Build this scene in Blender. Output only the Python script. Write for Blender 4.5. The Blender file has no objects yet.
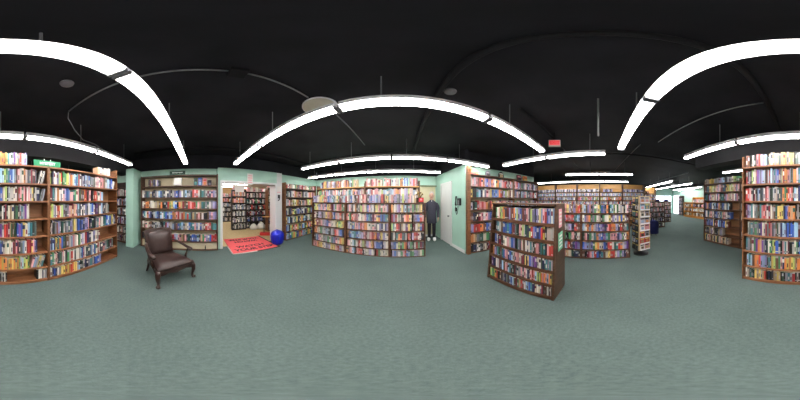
import bpy, bmesh, math, random
from mathutils import Vector, Matrix, Euler
random.seed(7)
R = math.radians
SC = bpy.context.scene
COL = SC.collection
EYE = 1.5                                  # camera height

# ------------------------------------------------------------------ materials
def lin(c):
    out = []
    for v in c[:3]:
        v = v / 255.0
        out.append(v / 12.92 if v <= 0.04045 else ((v + 0.055) / 1.055) ** 2.4)
    return (*out, 1.0)

def mat(name, rgb, rough=0.6, metal=0.0, noise=None, bump=0.0, emit=0.0, spec=None, coat=0.0):
    """rgb in sRGB 0-255. noise = (scale, rgb2, stretch xyz)"""
    m = bpy.data.materials.new(name); m.use_nodes = True
    nt = m.node_tree; b = nt.nodes['Principled BSDF']
    b.inputs['Base Color'].default_value = lin(rgb)
    b.inputs['Roughness'].default_value = rough
    b.inputs['Metallic'].default_value = metal
    if spec is not None: b.inputs['Specular IOR Level'].default_value = spec
    if coat: b.inputs['Coat Weight'].default_value = coat
    if emit:
        b.inputs['Emission Color'].default_value = lin(rgb)
        b.inputs['Emission Strength'].default_value = emit
    if noise:
        tc = nt.nodes.new('ShaderNodeTexCoord'); mp = nt.nodes.new('ShaderNodeMapping')
        nz = nt.nodes.new('ShaderNodeTexNoise'); mx = nt.nodes.new('ShaderNodeMix'); mx.data_type = 'RGBA'
        nz.inputs['Scale'].default_value = noise[0]; nz.inputs['Detail'].default_value = 6
        mp.inputs['Scale'].default_value = noise[2] if len(noise) > 2 else (1, 1, 1)
        rp = nt.nodes.new('ShaderNodeValToRGB'); rp.color_ramp.elements[0].position = .35; rp.color_ramp.elements[1].position = .65
        nt.links.new(tc.outputs['Object'], mp.inputs['Vector']); nt.links.new(mp.outputs['Vector'], nz.inputs['Vector'])
        nt.links.new(nz.outputs['Fac'], rp.inputs['Fac']); nt.links.new(rp.outputs['Color'], mx.inputs['Factor'])
        mx.inputs['A'].default_value = lin(rgb); mx.inputs['B'].default_value = lin(noise[1])
        nt.links.new(mx.outputs['Result'], b.inputs['Base Color'])
        if bump:
            bp = nt.nodes.new('ShaderNodeBump'); bp.inputs['Strength'].default_value = bump; bp.inputs['Distance'].default_value = .01
            nt.links.new(nz.outputs['Fac'], bp.inputs['Height']); nt.links.new(bp.outputs['Normal'], b.inputs['Normal'])
    return m

M = {}
M['mint'] = mat('mint_paint', (178, 216, 199), .55, noise=(3, (172, 211, 194)))
M['white'] = mat('white_paint', (226, 226, 224), .45)
M['black_ceiling'] = mat('black_ceiling', (41, 41, 46), .75, noise=(1.6, (30, 30, 34)), bump=.2, spec=.2)
M['soffit'] = mat('lit_black_soffit', (66, 67, 70), .75, noise=(1.6, (58, 58, 62)), spec=.2)  # black-painted soffit; the lamplight falling on it is put into this grey
M['black_metal'] = mat('black_pipe', (26, 26, 29), .7, spec=.2)
M['grey_metal'] = mat('grey_conduit', (128, 130, 132), .45, metal=.3)
M['wood'] = mat('brown_wood', (132, 88, 54), .42, noise=(5, (106, 66, 38), (1, 1, 6)))
M['shelf_edge'] = mat('shelf_wood', (154, 104, 70), .4, noise=(6, (128, 82, 52), (1, 6, 6)))
M['back_tan'] = mat('tan_back_panel', (150, 108, 72), .6, noise=(4, (134, 93, 60), (1, 1, 5)))
M['dark_wood'] = mat('dark_brown_wood', (94, 66, 46), .42, noise=(5, (72, 48, 32), (1, 1, 6)))
M['dark_shelf'] = mat('dark_shelf_wood', (104, 68, 46), .4, noise=(6, (82, 52, 34), (1, 6, 6)))
M['dark_back'] = mat('dark_back_panel', (66, 46, 36), .6, noise=(4, (52, 36, 28)))
M['mid_wood'] = mat('russet_wood', (112, 74, 50), .42, noise=(5, (86, 54, 36), (1, 1, 6)))
M['cream_back'] = mat('cream_back_panel', (214, 203, 172), .6, noise=(3, (204, 192, 160)))
M['oak'] = mat('light_oak', (214, 166, 100), .45, noise=(4, (198, 148, 84), (1, 1, 7)))
M['amber'] = mat('amber_oak', (208, 140, 58), .42, noise=(4, (184, 116, 44), (1, 1, 7)))
M['beige_floor'] = mat('beige_floor', (196, 172, 128), .7, noise=(9, (184, 160, 116)))
M['ochre'] = mat('ochre_wall', (196, 158, 104), .7, noise=(3, (186, 148, 96)))
M['beige_door'] = mat('beige_door', (206, 200, 164), .5)
M['olive'] = mat('olive_lintel', (112, 124, 92), .6)
M['tube'] = mat('lit_tube', (255, 252, 250), .4, emit=29)
M['daylight'] = mat('bright_daylight_glass', (236, 244, 255), .3, emit=3.2)
M['fixture'] = mat('white_enamel', (238, 238, 240), .35)
M['socket'] = mat('grey_socket', (120, 120, 124), .5)
M['red_mat'] = mat('red_mat', (232, 98, 100), .9, noise=(60, (218, 84, 88)))
M['black_rubber'] = mat('black_rubber', (26, 24, 24), .8)
M['pale_edge'] = mat('pale_edging', (196, 190, 184), .7)
M['blue_plastic'] = mat('blue_plastic', (28, 40, 190), .3)
M['blue_dark'] = mat('blue_plastic_rim', (20, 28, 140), .35)
M['red_paint'] = mat('red_paint', (205, 44, 44), .45)
M['leather'] = mat('brown_leather', (62, 46, 42), .32, noise=(12, (52, 38, 34)), bump=.1)
M['chair_wood'] = mat('dark_mahogany', (58, 34, 26), .3, noise=(8, (44, 25, 19)), coat=.3)
M['navy'] = mat('navy_cloth', (26, 32, 96), .85, noise=(20, (20, 24, 76)))
M['green_sign'] = mat('green_sign', (20, 122, 78), .45)
M['dark_green'] = mat('dark_green_sign', (24, 62, 48), .5)
M['letter'] = mat('white_lettering', (240, 244, 240), .5)
M['pink_paper'] = mat('pink_paper', (240, 178, 184), .7)
M['pink_deep'] = mat('pink_print', (222, 96, 112), .7)
M['mint_paper'] = mat('mint_paper', (128, 206, 168), .7)
M['paper'] = mat('white_paper', (236, 232, 226), .7)
M['page'] = mat('book_pages', (222, 212, 190), .8)
M['black'] = mat('black_plastic', (22, 22, 24), .35)
M['exit_face'] = mat('exit_face', (236, 96, 100), .4, emit=.55)
M['exit_red'] = mat('exit_lettering', (200, 30, 36), .4, emit=.5)
M['exit_white'] = mat('exit_housing', (214, 206, 200), .5)
M['dome'] = mat('beige_dome', (196, 190, 170), .6)
M['suit'] = mat('charcoal_cloth', (70, 70, 84), .85, noise=(30, (60, 60, 74)))
M['trouser'] = mat('dark_trousers', (40, 38, 46), .85)
M['skin'] = mat('skin', (214, 168, 148), .55)
M['hair'] = mat('grey_hair', (200, 190, 182), .7)
M['eye'] = mat('dark_eye', (40, 34, 32), .4)
M['lip'] = mat('lip', (178, 104, 98), .5)
M['shoe'] = mat('white_shoe', (232, 232, 232), .5)
M['sack'] = mat('white_sack', (226, 222, 214), .8)
M['soil'] = mat('dried_stems', (170, 140, 70), .8)
M['plush'] = mat('dark_brown_plush', (60, 40, 34), .9)
M['case_dark'] = mat('blackened_wood', (52, 40, 34), .5, noise=(5, (40, 30, 26), (1, 1, 6)))
M['display_wire'] = mat('tan_rack_panel', (196, 172, 130), .5)

def carpet():
    m = bpy.data.materials.new('green_grey_carpet'); m.use_nodes = True
    nt = m.node_tree; b = nt.nodes['Principled BSDF']; b.inputs['Roughness'].default_value = .95
    b.inputs['Specular IOR Level'].default_value = .15
    tc = nt.nodes.new('ShaderNodeTexCoord')
    n1 = nt.nodes.new('ShaderNodeTexNoise'); n1.inputs['Scale'].default_value = 38; n1.inputs['Detail'].default_value = 3
    n2 = nt.nodes.new('ShaderNodeTexNoise'); n2.inputs['Scale'].default_value = 1.6; n2.inputs['Detail'].default_value = 4
    n3 = nt.nodes.new('ShaderNodeTexNoise'); n3.inputs['Scale'].default_value = 140; n3.inputs['Detail'].default_value = 2
    r = nt.nodes.new('ShaderNodeValToRGB'); e = r.color_ramp.elements
    e[0].position = .3; e[0].color = lin((77, 92, 88)); e[1].position = .72; e[1].color = lin((108, 123, 118))
    ad = nt.nodes.new('ShaderNodeMath'); ad.operation = 'MULTIPLY_ADD'; ad.inputs[1].default_value = .5
    ad2 = nt.nodes.new('ShaderNodeMath'); ad2.operation = 'MULTIPLY_ADD'; ad2.inputs[1].default_value = .25
    ad3 = nt.nodes.new('ShaderNodeMath'); ad3.operation = 'MULTIPLY'; ad3.inputs[1].default_value = .25
    for n in (n1, n2, n3): nt.links.new(tc.outputs['Object'], n.inputs['Vector'])
    nt.links.new(n2.outputs['Fac'], ad3.inputs[0]); nt.links.new(n3.outputs['Fac'], ad2.inputs[0]); nt.links.new(ad3.outputs[0], ad2.inputs[2])
    nt.links.new(n1.outputs['Fac'], ad.inputs[0]); nt.links.new(ad2.outputs[0], ad.inputs[2])
    nt.links.new(ad.outputs[0], r.inputs['Fac']); nt.links.new(r.outputs['Color'], b.inputs['Base Color'])
    bp = nt.nodes.new('ShaderNodeBump'); bp.inputs['Strength'].default_value = .35; bp.inputs['Distance'].default_value = .006
    nt.links.new(n3.outputs['Fac'], bp.inputs['Height']); nt.links.new(bp.outputs['Normal'], b.inputs['Normal'])
    return m
M['carpet'] = carpet()

# book cover colours: one letter each, three close variants
PAL = dict(k=(30, 30, 34), K=(66, 66, 72), g=(126, 126, 132), G=(168, 171, 176), w=(216, 213, 208), c=(212, 200, 170),
           t=(188, 156, 112), b=(112, 76, 54), r=(208, 54, 48), m=(124, 36, 48), p=(226, 150, 152), o=(238, 140, 66),
           y=(234, 204, 92), l=(172, 204, 104), e=(78, 152, 96), E=(46, 82, 68), T=(62, 136, 146), s=(148, 190, 222),
           B=(54, 96, 188), n=(40, 48, 98), v=(112, 58, 140), V=(152, 146, 198))
CNAME = dict(k='black', K='charcoal', g='grey', G='pale grey', w='white', c='cream', t='tan', b='brown', r='red', m='dark red',
             p='pink', o='orange', y='yellow', l='lime green', e='green', E='dark green', T='teal', s='sky blue', B='blue',
             n='navy', v='purple', V='lavender')
BM = {}; BLIST = []
for c, rgb in PAL.items():
    for k in range(3):
        j = [max(8, min(248, v * (1, .84, 1.08)[k] + random.uniform(-9, 9))) for v in rgb]
        av = sum(j) / 3; j = [av + (v - av) * .84 for v in j]
        mm = mat('cover_%s_%d' % (CNAME[c].replace(' ', '_'), k), j, .42)
        BM[c, k] = len(BLIST); BLIST.append(mm)
        mm = mat('pale_cover_%s_%d' % (CNAME[c].replace(' ', '_'), k), [v * .78 + f * .22 for v, f in zip(j, (232, 218, 206))], .42)
        BM[c, k + 3] = len(BLIST); BLIST.append(mm)
PAGE_I = len(BLIST); BLIST.append(M['page'])

# ------------------------------------------------------------------ helpers
def tag(o, label=None, cat=None, group=None, kind=None):
    if label: o['label'] = label
    if cat: o['category'] = cat
    if group: o['group'] = group
    if kind: o['kind'] = kind
    return o

def empty(name, loc=(0, 0, 0), rz=0.0):
    o = bpy.data.objects.new(name, None); o.empty_display_size = .1
    o.location = loc; o.rotation_euler = (0, 0, rz); COL.objects.link(o)
    return o

def thing(name, label, cat, loc=(0, 0, 0), rz=0.0, group=None):
    return tag(empty(name, loc, rz), label, cat, group)

def link(name, bm, mats, parent=None, smooth=False, bevel=0.0):
    me = bpy.data.meshes.new(name)
    bmesh.ops.recalc_face_normals(bm, faces=bm.faces)
    bm.to_mesh(me); bm.free()
    for m in (mats if isinstance(mats, (list, tuple)) else [mats]): me.materials.append(m)
    if smooth:
        for p in me.polygons: p.use_smooth = True
    o = bpy.data.objects.new(name, me); COL.objects.link(o)
    if parent is not None: o.parent = parent
    if bevel:
        b = o.modifiers.new('bevel', 'BEVEL'); b.width = bevel; b.segments = 2; b.limit_method = 'ANGLE'
    return o

def nb(): return bmesh.new()

def box(bm, x0, x1, y0, y1, z0, z1, mi=0, mtx=None):
    vs = [bm.verts.new(v) for v in ((x0, y0, z0), (x1, y0, z0), (x1, y1, z0), (x0, y1, z0), (x0, y0, z1), (x1, y0, z1), (x1, y1, z1), (x0, y1, z1))]
    if mtx is not None:
        for v in vs: v.co = mtx @ v.co
    for f in ((3, 2, 1, 0), (4, 5, 6, 7), (0, 1, 5, 4), (1, 2, 6, 5), (2, 3, 7, 6), (3, 0, 4, 7)):
        bm.faces.new([vs[i] for i in f]).material_index = mi
    return vs

def boxo(name, x0, x1, y0, y1, z0, z1, m, parent=None, bevel=0.0):
    bm = nb(); box(bm, x0, x1, y0, y1, z0, z1); return link(name, bm, m, parent, bevel=bevel)

def tube(bm, pts, rad, n=8, mi=0, caps=True, squash=None):
    """sweep a ring along pts; rad = number or list; squash = (a,b) ellipse"""
    pts = [Vector(p) for p in pts]; k = len(pts)
    rads = rad if isinstance(rad, (list, tuple)) else [rad] * k
    rings = []; up = None
    for i in range(k):
        d = (pts[min(i + 1, k - 1)] - pts[max(i - 1, 0)]).normalized()
        if up is None:
            up = Vector((0, 0, 1)) if abs(d.z) < .9 else Vector((0, 1, 0))
        a = d.cross(up).normalized(); b = a.cross(d).normalized(); up = b
        sa, sb = squash or (1, 1)
        rings.append([bm.verts.new(pts[i] + a * math.cos(2 * math.pi * j / n) * rads[i] * sa + b * math.sin(2 * math.pi * j / n) * rads[i] * sb) for j in range(n)])
    for i in range(k - 1):
        for j in range(n):
            bm.faces.new((rings[i][j], rings[i][(j + 1) % n], rings[i + 1][(j + 1) % n], rings[i + 1][j])).material_index = mi
    if caps:
        bm.faces.new(rings[0][::-1]).material_index = mi; bm.faces.new(rings[-1]).material_index = mi

def lathe(bm, prof, n=24, mi=0, c=(0, 0)):
    rings = [[bm.verts.new((c[0] + r * math.cos(2 * math.pi * j / n), c[1] + r * math.sin(2 * math.pi * j / n), z)) for j in range(n)] for r, z in prof]
    for i in range(len(rings) - 1):
        for j in range(n):
            bm.faces.new((rings[i][j], rings[i][(j + 1) % n], rings[i + 1][(j + 1) % n], rings[i + 1][j])).material_index = mi
    bm.faces.new(rings[0][::-1]).material_index = mi; bm.faces.new(rings[-1]).material_index = mi

def prism(bm, poly, y0, y1, mi=0, mtx=None):
    """poly in (x,z), extruded along y"""
    a = [bm.verts.new((x, y0, z)) for x, z in poly]; b = [bm.verts.new((x, y1, z)) for x, z in poly]
    if mtx is not None:
        for v in a + b: v.co = mtx @ v.co
    n = len(poly)
    bm.faces.new(a).material_index = mi; bm.faces.new(b[::-1]).material_index = mi
    for i in range(n): bm.faces.new((a[i], b[i], b[(i + 1) % n], a[(i + 1) % n])).material_index = mi

def text(name, body, size, m, parent, loc, rot, extrude=.001, sx=1.0, bold=.012):
    cu = bpy.data.curves.new(name, 'FONT'); cu.body = body; cu.size = size; cu.extrude = extrude
    cu.align_x = 'CENTER'; cu.align_y = 'CENTER'; cu.offset = size * bold
    cu.materials.append(m)
    tmp = bpy.data.objects.new('lettering_curve', cu); COL.objects.link(tmp)
    bpy.context.view_layer.update()
    me = bpy.data.meshes.new_from_object(tmp.evaluated_get(bpy.context.evaluated_depsgraph_get()))
    bpy.data.objects.remove(tmp); bpy.data.curves.remove(cu)
    o = bpy.data.objects.new(name, me); COL.objects.link(o); o.parent = parent
    o.location = loc; o.rotation_euler = rot; o.scale = (sx, 1, 1)
    return o

def struct(name, bm, m, **k):
    return tag(link(name, bm, m, **k), kind='structure')

def wallbox(name, x0, x1, y0, y1, z0, z1, m):
    bm = nb(); box(bm, x0, x1, y0, y1, z0, z1); return struct(name, bm, m)

def az(px): return R((px - 400) * .45)
def elt(y): return math.tan(R((200 - y) * .45))
def on_line(O, D, px):
    a = az(px); d = (math.sin(a), math.cos(a))
    return -(O[0] * d[1] - O[1] * d[0]) / (D[0] * d[1] - D[1] * d[0])
def inward(D): return Vector((-D[1], D[0]))          # away from the viewer

# ------------------------------------------------------------------ the room
ZW, ZC = 2.47, 2.93
W, E_, N_, S_ = -3.85, 12.0, 5.0, -7.75
bm = nb(); box(bm, W, E_ + .2, S_ - .2, N_ + .2, -.1, 0); struct('floor', bm, M['carpet'])
bm = nb(); box(bm, -10.2, W, -2.2, N_ + 1.2, -.1, .0); struct('floor_back_room', bm, M['beige_floor'])
bm = nb(); box(bm, W - .2, E_ + .2, S_ - .2, N_ + .2, ZC, ZC + .1); struct('ceiling', bm, M['black_ceiling'])
# west wall in pieces round the doorway, the doorway part stands proud
DY0, DY1 = .66, 2.46
wallbox('wall_west_south', W - .15, W, S_, .53, 0, ZW, M['mint'])
wallbox('wall_west_pier', W - .15, -3.68, .53, DY0 - .07, 0, ZW, M['mint'])
wallbox('wall_west_header', W - .15, -3.68, DY0 - .07, DY1 + .07, 2.08, ZW, M['mint'])
wallbox('wall_west_return', W - .15, -3.68, DY1 + .07, 2.76, 0, ZW, M['white'])
wallbox('wall_west_north', W - .15, W, 2.76, N_, 0, ZW, M['mint'])
wallbox('wall_west_upper', W - .15, W, S_, N_, ZW, ZC, M['black_ceiling'])
bm = nb()
box(bm, W - .17, -3.66, DY0 - .07, DY0, 0, 2.08); box(bm, W - .17, -3.66, DY1, DY1 + .07, 0, 2.08); box(bm, W - .17, -3.66, DY0, DY1, 2.02, 2.08)
struct('trim_1', bm, M['white'])
# north wall and the wall with the door and the phone
wallbox('wall_north', W, 1.50, N_, N_ + .15, 0, ZW, M['mint'])
wallbox('wall_north_upper', W, E_, N_ + .02, N_ + .15, ZW, ZC, M['black_ceiling'])
wallbox('wall_north_east', 4.95, E_, N_, N_ + .15, 0, ZW, M['mint'])
def wall_line(name, p, q, thick, z0, z1, m):
    """wall whose visible face runs p->q; thickness to the left of travel"""
    p, q = Vector(p), Vector(q); d = (q - p).normalized(); n = Vector((-d.y, d.x)) * thick
    bm = nb(); a = [p, q, q + n, p + n]
    lo = [bm.verts.new((v.x, v.y, z0)) for v in a]; hi = [bm.verts.new((v.x, v.y, z1)) for v in a]
    bm.faces.new(lo[::-1]); bm.faces.new(hi)
    for i in range(4): bm.faces.new((lo[i], lo[(i + 1) % 4], hi[(i + 1) % 4], hi[i]))
    return struct(name, bm, m)
PA, PB = Vector((1.46, 5.0)), Vector((1.645, 2.93))            # phone wall, faces west
wdir = (PB - PA).normalized(); wn = Vector((wdir.y, -wdir.x))    # wn points west (into the room)
if wn.x > 0: wn = -wn
wall_line('wall_phone', PA, PB, .14, 0, ZW, M['mint'])
PC = Vector((1.655, 2.84)); RD = Vector((math.cos(R(-8)), math.sin(R(-8)))); RN = inward(RD)
wq = PC + RN * .27
wall_line('wall_display', wq + RD * .02, wq + RD * 3.02, .14, 0, ZW, M['mint'])
we = wq + RD * 3.02
wallbox('wall_return', we.x - .14, we.x, we.y + .14, N_, 0, ZW, M['mint'])
wall_line('wall_display_upper', wq + RD * .02, wq + RD * 3.02, .12, ZW, ZC, M['black_ceiling'])
wall_line('wall_phone_upper', PA, PB, .12, ZW, ZC, M['black_ceiling'])
# far walls
wallbox('wall_south', W - .15, E_ + .15, S_ - .15, S_, 0, ZW + .25, M['mint'])
wallbox('wall_south_upper', W - .15, E_ + .15, S_ - .15, S_, ZW + .25, ZC, M['black_ceiling'])
wallbox('wall_east', E_, E_ + .15, S_, N_, 0, ZW + .25, M['mint'])
wallbox('wall_east_upper', E_, E_ + .15, S_, N_, ZW + .25, ZC, M['black_ceiling'])
# pillar beside the west wall, soffit over the tall bookcases
wallbox('wall_pillar', W, -3.30, -2.17, -1.91, 0, ZW, M['mint'])
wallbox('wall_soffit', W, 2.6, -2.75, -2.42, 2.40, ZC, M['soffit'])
# back room shell
wallbox('wall_back_room_west', -10.2, -10.05, -2.2, N_ + 1.2, 0, 2.6, M['ochre'])
wallbox('wall_back_room_north', -10.2, W - .15, N_ + 1.05, N_ + 1.2, 0, 2.6, M['ochre'])
wallbox('wall_back_room_south', -10.2, W - .15, -2.2, -2.05, 0, 2.6, M['ochre'])
wallbox('ceiling_back_room', -10.2, W - .15, -2.2, N_ + 1.2, 2.6, 2.7, M['white'])
# baseboards
def base_line(name, p, q):
    wall_line(name, p, q, -.014, 0, .10, M['white'])
base_line('baseboard_phone', PA + wdir * 1.37, PB)
bm = nb(); box(bm, .2, 1.45, N_ - .014, N_, 0, .09); struct('baseboard_north', bm, M['white'])
wallbox('baseboard_pillar', -3.31, -3.295, -2.17, -1.91, 0, .09, M['mint'])

# white panelled door in the phone wall
def frame_on(p, d, n, s, z, off=0.0):
    q = Vector(p) + Vector(d) * s + Vector(n) * off
    return Vector((q.x, q.y, z))
def door_slab(name, p, d, n, s0, s1, h, m_leaf, m_trim, trim=.075, panels=True, knob=None):
    ang = math.atan2(d.y, d.x)
    root = tag(empty(name, (p.x, p.y, 0), ang), kind='structure')
    sgn = 1 if (Matrix.Rotation(-ang, 2) @ n).y > 0 else -1       # outward along local y
    def b(nm, x0, x1, z0, z1, y0, y1, m):
        o = boxo(nm, x0, x1, min(sgn * y0, sgn * y1), max(sgn * y0, sgn * y1), z0, z1, m, root, bevel=.003); return o
    bm = nb()
    for (x0, x1, z0, z1) in ((s0, s0 + trim, 0, h + trim), (s1 - trim, s1, 0, h + trim), (s0 + trim, s1 - trim, h, h + trim)):
        box(bm, x0, x1, min(0, sgn * .025), max(0, sgn * .025), z0, z1)
    link('door_frame', bm, m_trim, root)
    leaf = b('door_leaf', s0 + trim, s1 - trim, .01, h, 0, .012, m_leaf)
    if panels:
        bm = nb(); w = s1 - s0 - 2 * trim
        for (u0, u1, z0, z1) in ((.14, .46, .2, .85), (.54, .86, .2, .85), (.14, .46, 1.0, 1.85), (.54, .86, 1.0, 1.85)):
            box(bm, s0 + trim + u0 * w, s0 + trim + u1 * w, min(sgn * .012, sgn * .018), max(sgn * .012, sgn * .018), z0, z1)
        link('panel', bm, m_leaf, leaf, bevel=.003)
    if knob is not None:
        bm = nb(); bmesh.ops.create_uvsphere(bm, u_segments=12, v_segments=8, radius=.028, matrix=Matrix.Translation((knob, sgn * .06, .98)))
        tube(bm, [(knob, sgn * .012, .98), (knob, sgn * .05, .98)], .011)
        link('door_knob', bm, M['grey_metal'], leaf, smooth=True)
    return root
door_slab('door_1', PA, wdir, wn, .50, 1.36, 2.03, M['white'], M['white'], knob=1.20)
door_slab('door_2', Vector((.58, N_)), Vector((1, 0)), Vector((0, -1)), 0, .84, 2.0, M['beige_door'], M['beige_door'], knob=.70)
wallbox('trim_2', .5, 1.46, N_ - .06, N_, 2.03, 2.09, M['olive'])

# bright storefront window on the east wall and glazed entrance door on the south wall
def glazed(name, horizontal, a0, a1, z0, z1, fixed, bars):
    root = tag(empty(name), kind='structure')
    f = nb(); g = nb(); fw = .05
    def put(bm, s0, s1, u0, u1, d0, d1):
        if horizontal: box(bm, s0, s1, fixed + d0, fixed + d1, u0, u1)          # on the south wall
        else: box(bm, fixed - d1, fixed - d0, s0, s1, u0, u1)
    put(f, a0, a0 + fw, z0, z1, 0, .06); put(f, a1 - fw, a1, z0, z1, 0, .06); put(f, a0, a1, z1 - fw, z1, 0, .06); put(f, a0, a1, z0, z0 + fw, 0, .06)
    for k in range(1, bars + 1):
        s = a0 + (a1 - a0) * k / (bars + 1); put(f, s - .02, s + .02, z0, z1, 0, .05)
    put(g, a0 + fw, a1 - fw, z0 + fw, z1 - fw, .005, .015)
    link('window_frame', f, M['white'], root); link('pane', g, M['daylight'], root)
    return root
glazed('window_1', False, -7.5, -4.9, .55, 1.98, E_, 2)
glazed('door_3', True, 10.62, 11.85, 0, 2.02, S_, 0)

# ------------------------------------------------------------------ bookcases
def bookcase(label, O, D, length, depth, zs, height, side_m, shelf_m, back_m, group=None, back_top=None, plinth=True, side_t=.022, back=True, name='bookcase', ends=None, slope=0.0):
    """O = front left corner as seen from the room, D = direction to the right; zs = shelf tops"""
    root = thing(name, label, 'bookcase', (O[0], O[1], 0), math.atan2(D[1], D[0]), group)
    def fy(z): return slope * z
    full = height
    for s in (0, 1):
        height = ends[s] if ends else full
        bm = nb(); x0, x1 = (0, side_t) if s == 0 else (length - side_t, length)
        a = [bm.verts.new(v) for v in ((x0, 0, 0), (x1, 0, 0), (x1, depth, 0), (x0, depth, 0))]
        b = [bm.verts.new(v) for v in ((x0, fy(height), height), (x1, fy(height), height), (x1, depth - .001, height), (x0, depth - .001, height))]
        bm.faces.new(a[::-1]); bm.faces.new(b)
        for i in range(4): bm.faces.new((a[i], a[(i + 1) % 4], b[(i + 1) % 4], b[i]))
        link('side_panel', bm, side_m, root)
    height = full
    for z in zs:
        boxo('shelf', side_t, length - side_t, fy(z), depth - .012, z - .024, z, shelf_m, root)
    if back: boxo('back_panel', side_t, length - side_t, depth - .012, depth, 0, back_top or height, back_m, root)
    if plinth and zs[0] > .04:
        boxo('plinth', side_t, length - side_t, .012 + fy(zs[0]), .03 + fy(zs[0]), 0, zs[0] - .024, shelf_m, root)
    return root

ROWS = []          # every book of the scene, collected first
def add_row(case, shelf, O, D, z, clear, segs, limits, depth=(.12, .15), h=(.62, .9), maxw=.045, front=.02, px=True, lean=0, rand_lean=.0, tilt_px=None):
    """segs 'a-b:codes ...' in pixels along the shelf, or plain codes spread over the limits"""
    n = 0; end = limits[0]; inw = inward(D)
    if ':' in segs:
        lst = []
        for s in segs.split():
            rng, codes = s.split(':'); a, b = rng.split('-')
            lst.append((on_line(O, D, float(a)), on_line(O, D, float(b)), codes))
    else:
        lst = [(limits[0], limits[1], segs.replace(' ', ''))]
    for t0, t1, codes in lst:
        ln = False
        if codes.startswith('/'): ln = True; codes = codes[1:]
        t0 = max(t0, end, limits[0]); t1 = min(t1, limits[1] - (.068 if ln else 0))
        if t1 - t0 < .008: continue
        step = (t1 - t0) / len(codes); t = t0
        for c in codes:
            if c == '-': t += step; continue
            k = max(1, round(step / maxw)); w = step / k
            for q in range(k):
                hh = clear * random.uniform(*h)
                dd = random.uniform(*depth); fr = front + random.uniform(0, .012)
                p = Vector(O) + Vector(D) * (t + .0004) + inw * fr
                n += 1
                ROWS.append(dict(case=case, shelf=shelf, n=n, c=c, v=random.randrange(3), w=(w - .0008) * (.968 if ln else 1), h=hh, d=dd, p=(p.x, p.y, z + .001), a=math.atan2(D[1], D[0]), lean=(R(14) if ln else 0.0), s=random.random()))
                t += w
        end = t1

def C(codes, a, b): return '%s-%s:%s' % (a, b, codes)
WHITE_D = dict(side_m=M['wood'], shelf_m=M['shelf_edge'], back_m=M['back_tan'])
DARK = dict(side_m=M['dark_wood'], shelf_m=M['dark_shelf'], back_m=M['dark_back'])
MID = dict(side_m=M['mid_wood'], shelf_m=M['dark_shelf'], back_m=M['dark_back'])

# ---- the two tall bookcases under and beside the mystery sign (they face north)
ZB = [.06, .325, .625, .92, 1.205, 1.485, 1.76, 2.05]
YB = -1.9; XB0, XB1, XB2 = .93, -.77, -2.5
bookcase('tall brown bookcase crammed with hardbacks, across the open aisle from the sloped bookcase', (XB0, YB), (-1, 0), XB0 - XB1 - .002, .29, ZB, 2.05, ends=(2.24, 2.05), **WHITE_D)
bookcase('tall brown bookcase between the green sign and the mint pillar', (XB1, YB), (-1, 0), XB1 - XB2, .29, ZB, 2.05, ends=(2.05, 2.24), **WHITE_D)
B_ROWS = [
 '745.5-749:bb 750-755:kwk 755.8-760:pr 760-766:GVs 768.5-776:tGtG 776-783:tgt 783-794:ytGtlt 794-797:kg 797-800:gG 800-805.5:ooo 805.5-808:yl 808-811:Tw 811-820:sgvGtg 820-824:rp 824-827.5:sVs',
 '745.5-748:rk 748-751:gk 751-755:lwc 755-758:pv 758-762:VgV 762-766:sGk 766-770:bGr 770-775:sgT 775-780:VBm 780-784:gtm 784-789:oop 789.5-793:gKg 793-798:oop 798-800:T 800-804:ss 804-808:le 808-814.5:TBBs 814.5-818:gm 818-824:pwc 824-828:oc 828-833:Kgm 833-837:KmK 837-841:/kwk 841-847:/wkwk',
 '745-750.5:rrp 750.5-752:w 752-757:kmwk 757-761:sGK 761-763:K 763-768:wrp 768-774:GkEG 774-777:wc 777-782:KEK 782-786:oe 786-791:orp 791-794:rK 794-798:sw 798-800:n 800-802.5:B 803-807:cl 807-810:kG 810-817:wwcw 817-822:brp 822-827:epm 827-832:wpG 832-834:y 834-837:kw 837-840:n 840-847:/gKGg',
 '745-752:mVGT 752-757:wGg 757-761:bT 761-766:prp 766-770:wm 770-773:wc 773-777:bE 777-783:yyy 783-785:n 785-788:BV 788-795:oto 796-800:kwk 800-802:k 802-808:wkmk 808-814:ctc 814-820:KeK 820-825:GTG 825-827:v 827-829.5:wc',
 '747-748:w 748-754:gTg 754-756:e 756-760:gn 760-763:vc 763-770:wmgr 770-775:pKG 775-778:bE 778-780:w 780-784:ns 784-787:sn 787-792:BnB 792-796:Bs 796-798:s 798-800:m 800-802:v 802-804:w 804-810:rrm 810-811:t 811-816:EbE 817-823:BvB 823-828:yc 828-833:sT 833-837:Kg',
 '745-749:Tg 749-753:bw 753-757:ev 757-761:ot 761-766:vgn 766-772:EweE 772-775:ly 775-778:B 778-782:wk 782-786:pGT 786-789:wm 789-792:k 792-796:wc 796-799:ek 799-803:BBn 803-813:ccwcw 813-816:mb 816-819:pm 819-823:Kg 823-827:sw 827-830:rr 830-832:m 832-835:yp 835-838:Vn',
 '746-751.5:sTs 751.5-754:b 754-760:oor 760-766:VsV 766-771:KTK 771-775:yl 775-778:b 778-780:e 780-784:pn 784-793:oyoy 793-796:lt 796-797:b 797-802:oo 802-812:yootyo 812-819:yoyo 819-824:lGs 824-830:lyl 831-846:/psGycT',
 '745-748:wc 749-754:EEk 754-760:yty 760-765:wtr 766-773:knkK 773-780:ttyt 780-785:kEk 785-792:gTG 792-795:r 795-800:kwk 800-807:kwkwk 837-841:kw 841-848:wgwG']
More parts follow.
